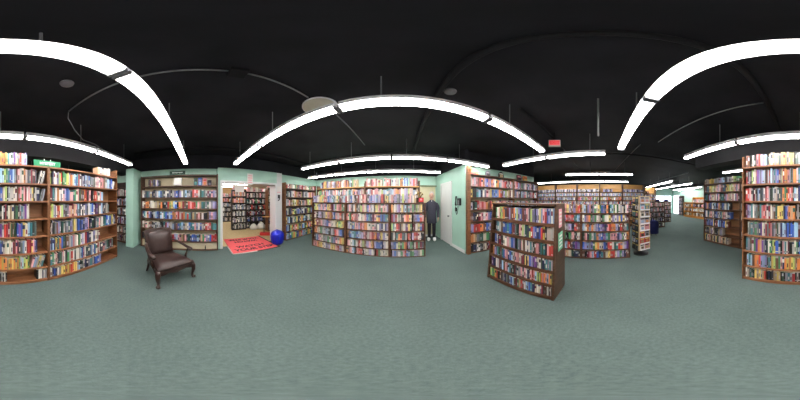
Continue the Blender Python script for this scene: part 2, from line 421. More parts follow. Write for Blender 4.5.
for i, s in enumerate(B_ROWS):
    z = ZB[7 - i]; cl = (.24 if i == 0 else (ZB[8 - i] - z - .026))
    add_row('B', i, (XB0, YB), (-1, 0), z, cl, s, (.026, XB0 - XB1 - .028), depth=(.14, .19), h=(.78, .93), maxw=.048)
A_ROWS = [
 '98.7-111:twcwcw',
 '51-52:l 53-56:nw 56-60:wVg 60-63:lr 64-67:ee 67-71:lyG 71.5-75:oc 75-79:sBT 79-82:rw 82-86:KGn 86-91:sGB 91-95:gGg 96-103:wpcp 103-106:pb 106-110:ws 110-113:VB 113-116:/ww',
 '51-55:mKT 56-58:w 58-60:o 60-64:wgw 64-67:pV 67-71:BBs 71-74:p 74-77:Te 77-80:wp 80-85:EbK 85-88:orr 88-90:k 90-92:p 93-95:kb 95.5-98:rr 99-102:wp 102-104:s',
 '50-52:oy 52-54:l 54-58:wVw 58-62:row 62-66:lG 66-70:Kg 70-73:pt 73-78:mtp 79-83:sKw 83-86:kw 86-89:VK 89-91:w 91-96:sBw 97-100:vK 100-102:w 102-106:snK 107-110:wg',
 '51-54:kwk 54-62:KgbVg 63-66:Ew 67-71:gE 71-74:Vg 75-78:yc 79-84:BnB 84-88:nV 88-90:Vp 91-93:n 93-96:Ek 97-101:gTp 102-104:w 104-107:ET 107-112:BsB 113-116:ywn',
 '50-56:snsn 56-58:y 58-60:nT 60-64:oB 64-67:EK 67-70:b 70-79:wspww 80-83:ew 83-86:Vw 86-88:r 88-92:nK 92-96:wV 96-101:wcm',
 '51-55:Te 55-58:wp 58-62:EKe 63-66:wpw 66-70:Ke 70-72:w 72-74:r 74-77:wk 77-80:w 80-84:wsB 84-87:pw 87-91:EK 92-95:sw 95-97:BT 97-101:wrc 102-114:KpgEKmg',
 '50-53:w 53-58:nBn 58-60:w 60-62:g 62-64:y 64-70:yoy 70-75:oro 75-78:yy 78-81:Gs 81-84:kE 84-86:w 86-89:nk 89-95:gTG 96-102:BBV']
for i, s in enumerate(A_ROWS):
    z = ZB[7 - i]; cl = (.2 if i == 0 else (ZB[8 - i] - z - .026))
    add_row('A', i, (XB1, YB), (-1, 0), z, cl, s, (.026, XB1 - XB2 - .028), depth=(.14, .19), h=(.74, .93), maxw=.05)

# ---- sloped free-standing display bookcase
GZ = [.074, .305, .535, .755, .97, 1.19]
GO, GD, GL, GH, GS = (1.378, 1.685), (0, -1), 1.16, 1.43, .079
g = bookcase('dark brown free-standing bookcase with sloping front, standing alone on the carpet', GO, GD, GL, .475, GZ, GH, M['dark_wood'], M['dark_shelf'], M['dark_back'], back_top=GH - .03, slope=GS, side_t=.03)
boxo('top_board', 0, GL, GS * GH - .012, .48, GH, GH + .022, M['dark_wood'], g, bevel=.003)
for z in GZ: boxo('shelf_lip', .03, GL - .03, GS * z - .012, GS * z - .0005, z - .035, z + .012, M['dark_shelf'], g)
G_ROWS = [
 '495-499:ewp 499-501.5:l 501.5-504:o 504-508:Km 508-511:Vb 511-514:mo 514-517:sl 517-521:VB 521-525:bmK 525-527:p 527-528:w 528-534:KlgV 534-537:nV 537-540:wy 540-542:s 542-546:pr 546-549:BV 549-554:sws 554-556:K',
 '495-498:KT 498-502:wb 502-510:BBTB 511-514:bm 514-517:gE 518-520:p 520-524:clc 524-528:EK 528-530:l 530-532:r 532-534:V 534-540:BnB 540-542:r 542-544:y 544-546:k 546-550:cc 550-554:ww',
 '494-496:B 496-498:wn 498-502:mK 502-510:cwpw 510-512:B 512-516:Vk 516-520:EgK 520-522:pc 522-526:bw 526-529:nw 529-532:Tw 532-535:kb 535-538:p 538-546:KTETk 546-548:p 548-553:rr 553-556:ey',
 '492-495:oV 496-499:TE 499-504:bTB 504-507:pp 507-510:nB 510-513:sw 513-514:b 514-518:pp 518-520:c 520-523:mm 523-525:Ey 525-528:Ey 528-530:B 530-532:V 532-536:vvv 536-540:cw 540-545:EnE 545-552:TgTG 552-555:w',
 '491-494:vn 495-498:ww 498-501:mK 501-504:sb 504-507:p 507-510:sT 510-516:KEmK 516-523:wgpK 523-525:p 525-529:wnK 529-534:prp 534-536:s 536-539:lel 540-546:opop 546-548:s 548-551:oy 551-555:le',
 '489.5-494:lel 494-497:or 497-500:kb 500-508:KgngK 508-513:sBs 513-518:bme 518-523:trb 523-526:ws 526-533:sBTn 534-539:cwc 539-545:gmKb 546-548:w 548-554:Kmwk']
for i, s in enumerate(G_ROWS):
    z = GZ[5 - i]; cl = (GH if i == 0 else GZ[6 - i]) - z - .03
    add_row('G', i, (GO[0] + GS * z, GO[1]), GD, z, cl, s, (.034, GL - .034), depth=(.10, .11), h=(.84, .97), maxw=.034, front=.012)

# ---- central long bookcase of romances: three units in front, two taller ones behind
CZ = [.02, .235, .48, .725, .96, 1.195, 1.43]
CX = [-2.565, -1.43, -.265, .63]; CY = 3.1
CL = ['long low paperback bookcase, section nearest the red floor mat', 'long low paperback bookcase, middle of its three sections', 'long low paperback bookcase, section ending beside the standing man']
for k in range(3):
    bookcase(CL[k], (CX[k], CY), (1, 0), CX[k + 1] - CX[k] - .001, .24, CZ, 1.43, group='low paperback bookcases facing the armchair', **MID)
UX = [-2.56, -.95, .53]
for k in range(2):
    bookcase(['taller rear bookcase behind the low one, end nearer the doorway', 'taller rear bookcase behind the low one, end nearer the standing man'][k],
             (UX[k], 3.345), (1, 0), UX[k + 1] - UX[k] - .001, .25, [.03, .4, .8, 1.16, 1.5, 1.87], [1.96, 2.02][k], M['mid_wood'], M['oak'], M['dark_back'], back_top=1.87)
C_ROWS = [
 '313-317:VV 317-319:w 319-323:yyl 323-326:rp 327-331:BV 331-336:sTw 336-339:ye 339-341:m 341-345:Gs 345-348:rw 348-352:gB 352-356:wk 356-359:bm 359-362:ww 362-366:rp 367-372:kVB 372-375:V 375-380:sBgV 381-384:rm 385-388:yby 389-393:wp 394-397:VV 397-402:gKV 402-404:l 405-408:VV 408-411:p 411-414:gw 414-417:t',
 '314-318:ly 318-324:VpV 324-328:pBy 328-332:ym 333-336:Ve 336-341:ppr 341-344:eee 347-352:gpG 353-356:wo 356-359:kw 360-366:lpc 367-370:Bp 370-374:Gw 375-379:ylp 379-384:pep 384-388:pwV 391-394:ot 394-397:w 397-400:Vv 400-403:wy 403-408:GsK 408-412:Tp 412-416:eK 416-424:lwtyk',
 '314-316:c 316-318:k 318-321:V 321-325:KG 325-331:ypo 332-334:VB 335-341:pGr 341-344:Ew 346-350:rpe 351-355:rp 356-364:pwwc 364-370:pBT 370-374:nm 374-380:pyo 380-385:BnB 385-388:T 391-395:mV 395-397:r 397-401:wew 401-404:K 404-409:por 409-412:yc 413-415:K 415-420:VB 420-424:rp',
 '314-322:ymbp 322-328:gVB 328-335:pwc 336-343:yely 347-351:cVw 352-356:BTp 356-364:pVrp 364-370:ow 370-376:wpG 377-383:wVn 383-388:wnV 391-396:lTw 396-398:r 398-403:mkt 403-408:wv 408-412:ye 413-418:mw 418-424:yBm',
 '314-322:oce 322-328:Gs 328-333:kG 334-338:rp 338-343:sBn 347-351:onB 351-358:sTB 358-363:sV 363-369:pmw 369-376:pro 377-380:v 380-385:yV 385-388:w 391-395:kw 396-398:T 398-402:or 402-407:TKw 408-411:rp 412-418:Vrr 418-424:wk',
 '314-318:ksB 318-325:pcg 325-331:Gew 331-334:TV 335-341:pwo 341-343:y 347-352:pw 352-357:sEw 358-362:rw 362-366:lb 366-371:Vp 371-373:yo 374-378:VB 378-382:BB 383-388:Gw 391-396:VB 396-400:wl 400-404:Ke 404-407:or 408-410:gv 410-413:e 414-418:wr 418-424:emK',
 '313-319:ppo 319-325:yw 325-330:VgV 330-335:yy 335-339:pr 339-343:Vw 346-349:ob 349-354:ps 356-362:prr 362-366:kw 366-374:wVw 376-380:re 380-388:cwc 392-398:VBg 398-403:we 403-408:prB 408-414:see 414-418:V 418-424:Gce']
for i, s in enumerate(C_ROWS):
    z = CZ[6 - i]; cl = .235 if i == 0 else CZ[7 - i] - z - .026
    segs = s.split()
    for k in range(3):
        lo, hi = CX[k] + .024, CX[k + 1] - .026
        if i == 0:
            if k == 0: add_row('C0', i, (CX[0], CY), (1, 0), z, cl, s, (.01, CX[3] - CX[0] - .23), depth=(.11, .13), h=(.72, .93), maxw=.034, front=.012)
        else:
            add_row('C%d' % k, i, (CX[k], CY), (1, 0), z, cl, s, (lo - CX[k], hi - CX[k]), depth=(.11, .13), h=(.84, .96), maxw=.034, front=.012)
add_row('Cb', 0, (UX[0], 3.345), (1, 0), 1.5, .33, 'cleemocKrVpVsgKgpcrwpsswlVppwscTTscoopcVVgpc', (.03, 1.57), depth=(.12, .16), h=(.8, .98), maxw=.045)
add_row('Cb', 0, (UX[1], 3.345), (1, 0), 1.5, .33, 'psgrwppcwlssTTsspoopwcVVlpcsgt', (.03, 1.44), depth=(.12, .16), h=(.8, .98), maxw=.045)
add_row('Ct', 0, (UX[0], 3.345), (1, 0), 1.87, .24, '320-322:sn 323-326:oyy 326-329:nVw 330-332:op 332-334:sV 335-341:bomob 341-344:wp 344-348:omo 349-353:sKe 353-357:tct', (.03, 1.58), depth=(.12, .16), h=(.74, .96), maxw=.05)
add_row('Ct', 0, (UX[1], 3.345), (1, 0), 1.87, .24, '363-366:Vw 366-370:pwc 371-374:mp 374-378:pbp 378-382:lc 384-391:pprpm 392-399:GwGcG 400-403:oo 403-408:sBsB 410-418:pVrpm', (.03, 1.44), depth=(.12, .16), h=(.74, .96), maxw=.05)

# ---- wall bookcase with cream back, behind the armchair
LZ = [.03, .283, .636, .947, 1.254, 1.576, 1.91]
LO, LD, LL = (-3.56, -1.79), (0, 1), 2.30
lb = bookcase('wide wall bookcase with cream back panel, behind the leather armchair', LO, LD, LL, .285, LZ, 2.24, M['dark_wood'], M['dark_shelf'], M['cream_back'], side_t=.03)
boxo('top_board', .03, LL - .03, 0, .27, 2.20, 2.225, M['dark_wood'], lb)
boxo('kick_panel', .03, LL - .03, .07, .085, .03, .258, M['cream_back'], lb)
L_ROWS = [None, 'wgKTgtnkgwsBgKwKgkwVBnVwgswgKrprwETgwmKpVG', 'wboobwwcctbokknrlysBkotmbErprreptTEgEwGVV',
 'nTwoVnkwsBnswTBnsBooprwroTrTKtgbpbwkkbVpVV', 'wbpcbbkwKwGkkTmVcwsKbBTsGtwBTTpswBwbrprETT', 'kgmbKtEgkbnKgmkbtmkrVspptbpKEnBBBsntepVgBrrr']
for i, s in enumerate(L_ROWS):
    if s: add_row('L', i, LO, LD, LZ[6 - i], .25, s, (.04, LL - .04), depth=(.12, .16), h=(.72, .92), maxw=.045, front=.03)
add_row('L', 0, LO, LD, 1.91, .25, '148-152:kmt 153-159:VkwVk', (.04, LL - .04), depth=(.12, .15), h=(.7, .9))

# ---- wall bookcase beyond the pillar (only a slice shows)
bookcase('dark bookcase squeezed into the gap behind the mint pillar', (-3.55, -3.62), (0, 1), 1.43, .285, [.05, .36, .68, 1.0, 1.32, 1.64, 1.93], 2.14, **DARK)
for k, z in enumerate([.05, .36, .68, 1.0, 1.32, 1.64]):
    add_row('W', k, (-3.55, -3.62), (0, 1), z, .28, ['ktwbgpkmw', 'gwwkbtp', 'VwkVnmVw', 'gkwsmb', 'bBwVkgr', 'wkpgwb'][k] * 3, (.6, 1.39), maxw=.04, h=(.7, .9))

# ---- bookcase between the doorway and the long paperback bookcase
MZ = [.03, .334, .64, .96, 1.286, 1.61, 1.93]
bookcase('brown wall bookcase between the blue bin and the long paperback bookcase', (-3.55, 2.83), (0, 1), 1.75, .285, MZ, 2.14, M['wood'], M['dark_shelf'], M['dark_back'])
M_ROWS = ['rwptcwwetbgppm', 'kgwnGwpotpmpt', 'GgpbtlcyobEt', 'nwknbylkGBVng', 'yBskncweynkco', 'BskloKpryeEt', 'VsgBeyolnBotr']
for i, s in enumerate(M_ROWS):
    z = MZ[6 - i]; add_row('M', i, (-3.55, 2.83), (0, 1), z, .2 if i == 0 else .29, s * 2, (.06 if i == 0 else .03, 1.72), maxw=.055, h=(.66, .88), depth=(.13, .17))

# ---- bookcases along the display wall, right of the phone
RZ = [.04, .328, .617, .927, 1.238, 1.578, 1.875, 2.20]
rcase = bookcase('tall bookcase beside the black wall phone, its end panel against the mint wall', PC, RD, 1.625, .265, RZ, 2.20, M['wood'], M['dark_shelf'], M['cream_back'], ends=(2.40, 2.20), side_t=.035)
boxo('stile', 0, .095, -.0205, -.0005, 0, 2.40, M['wood'], rcase, bevel=.002)
bookcase('tall bookcase continuing the run by the wall phone, farther from the phone', PC + RD * 1.627, RD, 1.33, .265, RZ, 2.20, M['mid_wood'], M['dark_shelf'], M['cream_back'], side_t=.025)
R_ROWS = ['wpGpbrpoVBpVopwyoTGpprmwkpG', 'ykkTsnwgpcyBsBsorbVlctmw', 'GkErprpobmotgcpropVwrs', 'bnkmpwpVBBsBwgkrtEc', 'VrrobBVtkogsmEw', 'otgEceKpTEwcbgy', 'knwKcmrokBsgrnw']
R2 = ['wprVgmeKgwpkVspGmkVwgp', 'KVpGmksgVrwTgkVpGrmwsp', 'TerpGkwVsgoptebwcVgmkp']
for i, s in enumerate(R_ROWS):
    z = RZ[6 - i]; cl = .285
    add_row('R', i, PC, RD, z, cl, s, (.10, 1.58), depth=(.12, .15), h=(.7, .9), maxw=.045)
    if i < 5: add_row('R2', i, PC + RD * 1.627, RD, z, cl, R2[i % 3], (.03, 1.30), depth=(.12, .15), h=(.7, .9), maxw=.045)

# ---- low unit behind the sloped bookcase
UZ = [.03, .26, .513, .747, .976, 1.19]
for k, (y0, lab) in enumerate(((1.625, 'low brown paperback bookcase mostly hidden behind the sloped bookcase'), (.452, 'low brown paperback bookcase between the sloped bookcase and the spinner rack'))):
    bookcase(lab, (3.0, y0), (0, -1), 1.172, .24, UZ, 1.19, group='low bookcases behind the sloped one', **MID)
U_ROWS = [('VgpygbVor', 'wsbVpkgecyeBVnokTslwewGckwp'), ('EVrprTs', 'wVpoegewckewwybVwVyBygm'), ('bwgVnrb', 'swosowVBVvnprooVnrbgT'),
          ('cekepKw', 'EpKewToVBvTepppnVewo'), ('VwsrbnvV', 'BVsgVeyoccBnrrwETrowVv'), ('eptcEnK', 'bkmpsrBnTbcyrrwVeVnb')]
for i, (s1, s2) in enumerate(U_ROWS):
    z = UZ[5 - i]; cl = .22 if i == 0 else UZ[6 - i] - z - .026
    add_row('U1', i, (3.0, 1.625), (0, -1), z, cl, s1, (.65, 1.145), depth=(.11, .13), h=(.82, .96), maxw=.034, front=.012)
    add_row('U2', i, (3.0, .452), (0, -1), z, cl, s2, (.03, 1.14), depth=(.11, .13), h=(.82, .96), maxw=.034, front=.012)

# ---- oak-topped run far behind it
OZ = [.1, .34, .57, .8, 1.03, 1.26, 1.49, 1.72, 1.95]
OY = [3.86, 2.58, 1.30, .02, -1.26, -2.54]
OL = ['oak-backed tall bookcase at the run end nearest the display wall', 'oak-backed tall bookcase, second of its run from the display wall', 'oak-backed tall bookcase, middle of the run seen above the low bookcases', 'oak-backed tall bookcase, second of its run from the spinner rack end', 'oak-backed tall bookcase at the end of its run, behind the spinner rack']
O_ROWS = ['wgVkwVgwKVgwcVw', 'wVkgwVkwgVwKgVw', 'Vwgkgwwgkw', 'VgkV', 'VgwVkVgwVkV']
for k in range(5):
    bookcase(OL[k], (7.0, OY[k]), (0, -1), 1.279, .25, OZ, 2.40, M['dark_wood'], M['dark_shelf'], M['oak'], group='oak-backed bookcases', side_t=.03)
    for i in range(7):
        if k < 4 and i > 3: break
        z = OZ[8 - i]
        s = [O_ROWS[k], 'wpsVwgcsTwpVsgw', ['gcpwVgbVwgVpw', 'tgwVgVKgVcwb', 'rprpVgewgyew', 'lcywscosoror', 'gwGwcwgGwkGwg'][k], 'wgpVsgweprkVcw', 'kgpwVmgGkpwbg', 'wgpVkmgwpgcK', 'gmKwpVgwbkgp'][i]
        lim = (.2, .7) if (k == 3 and i == 0) else (.05, 1.23)
        add_row('O%d' % k, i, (7.0, OY[k]), (0, -1), z, .2, s * (2 if i else 2), lim, depth=(.11, .13), h=(.72, .86), maxw=.04)
bookcase('oak-backed tall bookcase standing alone beyond the run behind the spinner rack', (8.2, -3.0), (0, -1), .86, .25, OZ, 2.40, M['dark_wood'], M['dark_shelf'], M['oak'], side_t=.03)
for i in range(7): add_row('O5', i, (8.2, -3.0), (0, -1), OZ[8 - i], .2, 'wVgkVgpwgkVw' if i else 'kmb', (.04, .8) if i else (.1, .35), maxw=.045)
for (ox, oy, ln, lab) in ((6.1, -2.30, 1.10, 'waist-high dark bookcase beside the navy chair'), (7.4, -3.58, 1.03, 'waist-high dark bookcase farther down the aisle, past the navy chair')):
    bookcase(lab, (ox, oy), (0, -1), ln, .4, [.06, .35, .62, .89, 1.16], 1.42, group='waist-high aisle bookcases', **DARK)
    for i, z in enumerate([.06, .35, .62, .89, 1.16]):
        add_row('Q', i, (ox, oy), (0, -1), z, .23, ['kgbkKmw', 'kwgGkVKw', 'kgGpGkgG', 'gGpkGGpw', 'pwcGpwbc'][i] * 2, (.03, ln - .03), maxw=.05, h=(.7, .9))

# ---- second row on the right, beyond the aisle
FZ = [.05, .32, .61, .9, 1.19, 1.48, 1.77, 2.06]
FO = (3.14, -3.33)
bookcase('dark tall bookcase with gaps on its lower shelves, beyond the crammed hardback bookcase', FO, (-1, 0), 1.44, .29, FZ, 2.16, M['dark_wood'], M['dark_shelf'], M['back_tan'])
bookcase('tall bookcase of which a strip shows behind the crammed hardback bookcase', (1.698, -3.33), (-1, 0), 1.44, .29, FZ, 2.16, M['dark_wood'], M['dark_shelf'], M['back_tan'])
F_ROWS = [('c-y-gGVsKGwle', 1.0), ('bbnTnyyylclttpVwp', 1.0), ('ETEmVptccpwVpk', 1.0), ('nVotKnBKwwksk', .76), ('BwwnTtppwwnnB', .78), ('mbsBsnVBBykb', .72), ('bKkkntgVw', .56), ('yEkccptbKtwkc', .72)]
for i, (s, fr) in enumerate(F_ROWS):
    z = FZ[7 - i]; add_row('F', i, FO, (-1, 0), z, .2 if i == 0 else .262, s * (2 if i else 1), (.03, .03 + 1.38 * fr), depth=(.14, .18), h=(.74, .93), maxw=.05)
    if i: add_row('F2', i, (1.698, -3.33), (-1, 0), z, .262, ['wpgVcr', 'cwpkGo', 'gwVpwk'][i % 3], (.03, .35), depth=(.14, .18), h=(.74, .93), maxw=.05)

# ---- amber oak cases and the case by the entrance
AZ = [.18, .56, .92]
bookcase('amber oak low bookcase by the far mint wall, lower of the pair', (9.2, -7.1), (-1, 0), 1.18, .32, AZ + [1.30], 1.30, M['amber'], M['amber'], M['amber'], side_t=.04)
bookcase('amber oak bookcase by the far mint wall, taller of the pair', (8.01, -7.1), (-1, 0), 1.5, .32, AZ + [1.30], 1.72, M['amber'], M['amber'], M['amber'], side_t=.04)
for i, z in enumerate(AZ + [1.30]):
    if i < 3: add_row('H', i, (9.2, -7.1), (-1, 0), z, .32, ['kEtwbt-', 'wkbt-kw', 'tbw-tko'][i], (.06, 1.1), maxw=.06, h=(.5, .8))
    add_row('H2', i, (8.01, -7.1), (-1, 0), z, .32, ['t-wbtwk', 'wwctwcw', 'gmkwkpw', 'wcpwcwp'][i], (.06, 1.4), maxw=.06, h=(.5, .85))
bookcase('narrow dark bookcase beside the bright glass entrance door', (10.55, -7.48), (-1, 0), .62, .25, [.05, .4, .75, 1.1, 1.45], 1.9, M['case_dark'], M['case_dark'], M['case_dark'])
for i, z in enumerate([.05, .4, .75, 1.1, 1.45]): add_row('J', i, (10.55, -7.48), (-1, 0), z, .3, 'pVwgmpkw', (.03, .59), maxw=.07, h=(.7, .9))

# ---- bookcases of the back room seen through the doorway
KD = dict(side_m=M['case_dark'], shelf_m=M['case_dark'], back_m=M['case_dark'])
for (ox, oy, ln, lab, top, rows, sm) in (
    (-8.5, .9, 1.25, 'far bookcase of the back room, just inside the doorway frame beside the armchair wall', 1.72, 5, 'case_dark'),
    (-6.0, 1.55, .72, 'narrow black bookcase of the back room with pale books', 2.02, 6, 'case_dark'),
    (-6.15, 2.35, 1.55, 'widest black bookcase of the back room, white sacks at its foot', 1.95, 6, 'case_dark'),
    (-5.15, 3.05, .62, 'brown bookcase of the back room, nearest the blue bin', 2.1, 6, 'wood')):
    zz = [.06 + (top - .06) * k / rows for k in range(rows)]
    bookcase(lab, (ox, oy), (0, 1), ln, .28, zz, top, M[sm], M[sm], M['case_dark'], group='back room bookcases')
    for i, z in enumerate(zz):
        s = ['kgwbKgwkw', 'nBkKVnkgB', 'mkrwVkmKn', 'wgkrmbTkr', 'TkwKpkegr', 'pkwcgkwb'][i % 6]
        if sm == 'case_dark' and ln < 1.3: s = ['Kgwgkw', 'wgGckw', 'wwkGwg', 'GwwsGw', 'oppow', 'powpc'][i % 6]
        if ox == -6.15 and i == 0: s = 'gkg---------'
        add_row('K', i, (ox, oy), (0, 1), z, (top - .06) / rows - .026, s * 2, (.03, ln - .03), maxw=.06, h=(.6, .85))
    add_row('K', 9, (ox, oy), (0, 1), top + .001, .26, 'pwpwcpwwp', (.06, ln - .05), maxw=.07, h=(.6, .95), front=.05)

# ------------------------------------------------------------------ books into meshes
LIGHTS = 'wcGylspoV'
def add_book(bm, mtx, w, h, d, ci, ti, pi, s):
    zl = [0, .12 * h, .2 * h, .55 * h, .84 * h, h]
    r = min(.004, w * .2)
    xs = [(0, r), (w * .25, 0), (w * .75, 0), (w, r)]
    g_ = [[bm.verts.new(mtx @ Vector((x, y, z))) for x, y in xs] for z in zl]
    tl = {2} if s < .28 else ({1} if s < .42 else ({3} if s < .55 else ({4} if s < .62 else set())))
    for i in range(5):
        for j in range(3):
            bm.faces.new((g_[i][j], g_[i][j + 1], g_[i + 1][j + 1], g_[i + 1][j])).material_index = ti if i in tl and (j == 1 or s > .34) else ci
    b0, b1 = bm.verts.new(mtx @ Vector((0, d, 0))), bm.verts.new(mtx @ Vector((w, d, 0)))
    t0, t1 = bm.verts.new(mtx @ Vector((0, d, h))), bm.verts.new(mtx @ Vector((w, d, h)))
    bm.faces.new([b0] + [g_[i][0] for i in range(6)] + [t0]).material_index = ci
    bm.faces.new([b1, t1] + [g_[i][3] for i in range(5, -1, -1)]).material_index = ci
    bm.faces.new([t0, g_[5][0], g_[5][1], g_[5][2], g_[5][3], t1]).material_index = pi
    bm.faces.new([b0, t0, t1, b1]).material_index = pi
    bm.faces.new([b0, b1, g_[0][3], g_[0][2], g_[0][1], g_[0][0]]).material_index = ci

def title_code(b):
    rnd = random.Random(int(b['s'] * 1e6))
    return rnd.choice('KnmgE' if b['c'] in LIGHTS else 'wwcGgG')
# leaning books: keep clear of their neighbours
for b in ROWS:
    p = Vector(b['p']); n = Vector((math.sin(b['a']), -math.cos(b['a'])))      # outward normal
    to = Vector((-p.x, -p.y, EYE - p.z - b['h'] / 2)); dist = to.length
    cosv = max(0.0, (to.x * n.x + to.y * n.y) / dist)
    b['sr'] = b['w'] * b['h'] * cosv / dist ** 2
    if b['case'] not in ('B', 'A', 'G'): b['sr'] *= .2
order = sorted(range(len(ROWS)), key=lambda i: -ROWS[i]['sr'])
SOLO = set(order[:300])
CASE = {'B': 'bookcase opposite the sloped one', 'A': 'bookcase between sign and pillar', 'G': 'the sloped bookcase'}
ORD = lambda n: '%d%s' % (n, 'th' if 10 <= n % 100 <= 20 else {1: 'st', 2: 'nd', 3: 'rd'}.get(n % 10, 'th'))
NTH = ['top', 'first', 'second', 'third', 'fourth', 'fifth', 'sixth', 'bottom']
def shelf_name(case, i):
    if case == 'G': return ['top', 'second', 'third', 'fourth', 'fifth', 'bottom'][i] + ' shelf'
    return 'the very top' if i == 0 else (NTH[i] + ' shelf' if i == 7 else NTH[i] + ' shelf down')
def book_matrix(b):
    m = Matrix.Translation(b['p']) @ Matrix.Rotation(b['a'], 4, 'Z')
    if b['lean']:
        # tip the top towards the right, pivot on the lower right edge
        m = m @ Matrix.Translation((0, 0, b['w'] * math.sin(b['lean']) * 1.0)) @ Matrix.Rotation(b['lean'], 4, 'Y')
    return m
big = nb()
for i, b in enumerate(ROWS):
    pv = b['v'] + (3 if b['case'][0] == 'C' else 0); ci = BM[b['c'], pv]; ti = BM[title_code(b), pv]
    if b['lean']: b['h'] *= .93
    if i in SOLO:
        bm = nb(); add_book(bm, Matrix.Identity(4), b['w'], b['h'], b['d'], 0, 1, 2, b['s'])
        o = link('book', bm, [BLIST[ci], BLIST[ti], M['page']])
        o.matrix_world = book_matrix(b)
        st = 'leaning ' if b['lean'] else ''
        tag(o, '%s%s book, %s from left on %s, %s' % (st, CNAME[b['c']], ORD(b['n']), shelf_name(b['case'], b['shelf']), CASE[b['case']]), 'book',
            'books on %s, %s' % (shelf_name(b['case'], b['shelf']), CASE[b['case']]))
    else:
        add_book(big, book_matrix(b), b['w'], b['h'], b['d'], ci, ti, PAGE_I, b['s'])
tag(link('shelved_books', big, BLIST), 'rows of paperbacks and hardbacks packed on the other bookcases', 'books', kind='stuff')
print('BOOKS', len(ROWS), 'cases', {c: sum(1 for i in SOLO if ROWS[i]['case'] == c) for c in set(ROWS[i]['case'] for i in SOLO)})

# ------------------------------------------------------------------ fluorescent lights
LZc = 2.45
def fixture(label, x, y, along_y, group, ln=1.2, rz=0.0):
    root = thing('ceiling_light', label, 'ceiling light', (x, y, LZc), (R(90) if along_y else 0.0) + rz, group)
    bm = nb(); h = ln / 2
    prism(bm, [(-.016, .010), (.016, .010), (.050, .002), (.058, -.006), (.063, -.004), (.050, .03), (.038, .066), (-.038, .066), (-.050, .03), (-.063, -.004), (-.058, -.006), (-.050, .002)], -h + .012, h - .012,
          mtx=Matrix.Rotation(R(90), 4, 'Z'))
    link('housing', bm, M['fixture'], root)
    for s in (-1, 1):
        bm = nb(); tube(bm, [(-h + .024, s * .031, -.014), (h - .024, s * .031, -.014)], .015, n=10); link('tube', bm, M['tube'], root, smooth=True)
    for s in (-1, 1):
        bm = nb(); box(bm, min(s * (h - .0235), s * (h - .002)), max(s * (h - .0235), s * (h - .002)), -.055, .055, -.04, .0); link('lamp_holder', bm, M['socket'], root, bevel=.003)
    bm = nb(); tube(bm, [(-.3, 0, .066), (-.3, 0, ZC - LZc)], .006, n=6); link('hanging_rod', bm, M['grey_metal'], root)
    return root
PLACE = ['first', 'second', 'third', 'fourth']
def light_row(fixed, start, count, along_y, phrase, pitch=1.235, slope=0.0):
    for k in range(count):
        c = start + pitch * (k + .5)
        x, y = (fixed, c) if along_y else (c, fixed + slope * c)
        fixture('twin-tube ceiling light, %s of row %s' % (PLACE[k], phrase), x, y, along_y, 'twin-tube lights in the row ' + phrase, pitch - .012, math.atan(slope))
light_row(-.36, -3.17, 4, False, 'straight overhead, from the armchair end', 1.34)
light_row(.97, -3.12, 4, False, 'before the long paperback bookcase, from the doorway', 1.31, .026)
light_row(2.73, -2.65, 4, False, 'above the long paperback bookcase, from the doorway')
light_row(4.1, -3.58, 4, False, 'by the north mint wall, from the corner')
light_row(-1.72, -2.857, 4, False, 'over the tall hardback bookcases, from the pillar', 1.26)
light_row(-3.57, -2.46, 4, False, 'behind the tall hardback bookcases, from the pillar side')
light_row(2.48, -.12, 2, True, 'over the sloped bookcase, from the spinner side')
light_row(4.55, -1.2, 2, True, 'beyond the low bookcases, from the spinner side')
light_row(6.4, -1.45, 4, True, 'before the oak-backed bookcases, from the spinner side')
light_row(-3.4, 5.3, 3, False, 'starting over the navy chair aisle, nearest end first')
light_row(-4.8, 5.4, 4, False, 'second along the far aisle, nearest end first')
light_row(-6.6, 6.4, 3, False, 'third along the far aisle, nearest end first')
light_row(-7.35, 8.0, 2, False, 'against the far mint wall, nearest end first')
LZs = LZc
for (x, y, lab) in ((-7.2, 2.2, 'nearest the doorway'), (-7.2, 1.0, 'beside the nearest one'), (-8.6, 2.4, 'farther back, over the far aisle'), (-8.6, 1.2, 'farther back, toward the far bookcase'), (-9.3, 3.4, 'at the far wall'), (-6.0, 4.0, 'toward the far corner'), (-4.7, 1.0, 'added fill, unseen behind the doorway header, first'), (-4.7, 2.3, 'added fill, unseen behind the doorway header, second')):  # last two are added, unseen from the shop, to brighten the back room
    fixture('white twin-tube light in the back room, %s' % lab, x, y, True, 'lights in the back room')

# ------------------------------------------------------------------ ceiling pipes, dome, exit sign
def pipe(label, pts, r, m='grey_metal', extra=None, name='conduit', cat='pipe'):
    bm = nb(); tube(bm, pts, r, n=8)
    return tag(link(name, bm, M[m], smooth=True), label, cat)
zc = ZC - .014
pipe('grey conduit running along the ceiling from the tall bookcases to the junction box', [(-.87, -1.45, zc), (-.862, .195, zc)], .011)
pipe('grey conduit between the junction box and the beige dome', [(-.86, .335, zc), (-.9, 1.02, zc)], .011)
pipe('grey conduit from the beige dome toward the long paperback bookcase', [(-.86, 1.55, zc), (-.84, 2.95, zc)], .011)
pipe('drooping grey cable feeding the lights over the tall bookcases', [(-.87, -1.46, zc - .01), (-.9, -1.52, 2.82), (-1.06, -1.60, 2.68), (-1.25, -1.64, 2.55), (-1.5, -1.66, 2.56), (-1.75, -1.67, 2.515)], .007, name='cable', cat='cable')
bm = nb(); box(bm, -.92, -.80, .2, .33, ZC - .06, ZC); tag(link('junction_box', bm, M['black_metal'], bevel=.004), 'small dark junction box on the ceiling conduit', 'junction box')
root = thing('ceiling_dome', 'round beige dome fixed to the black ceiling above the central lights', 'ceiling fixture', (-.93, 1.28, ZC))
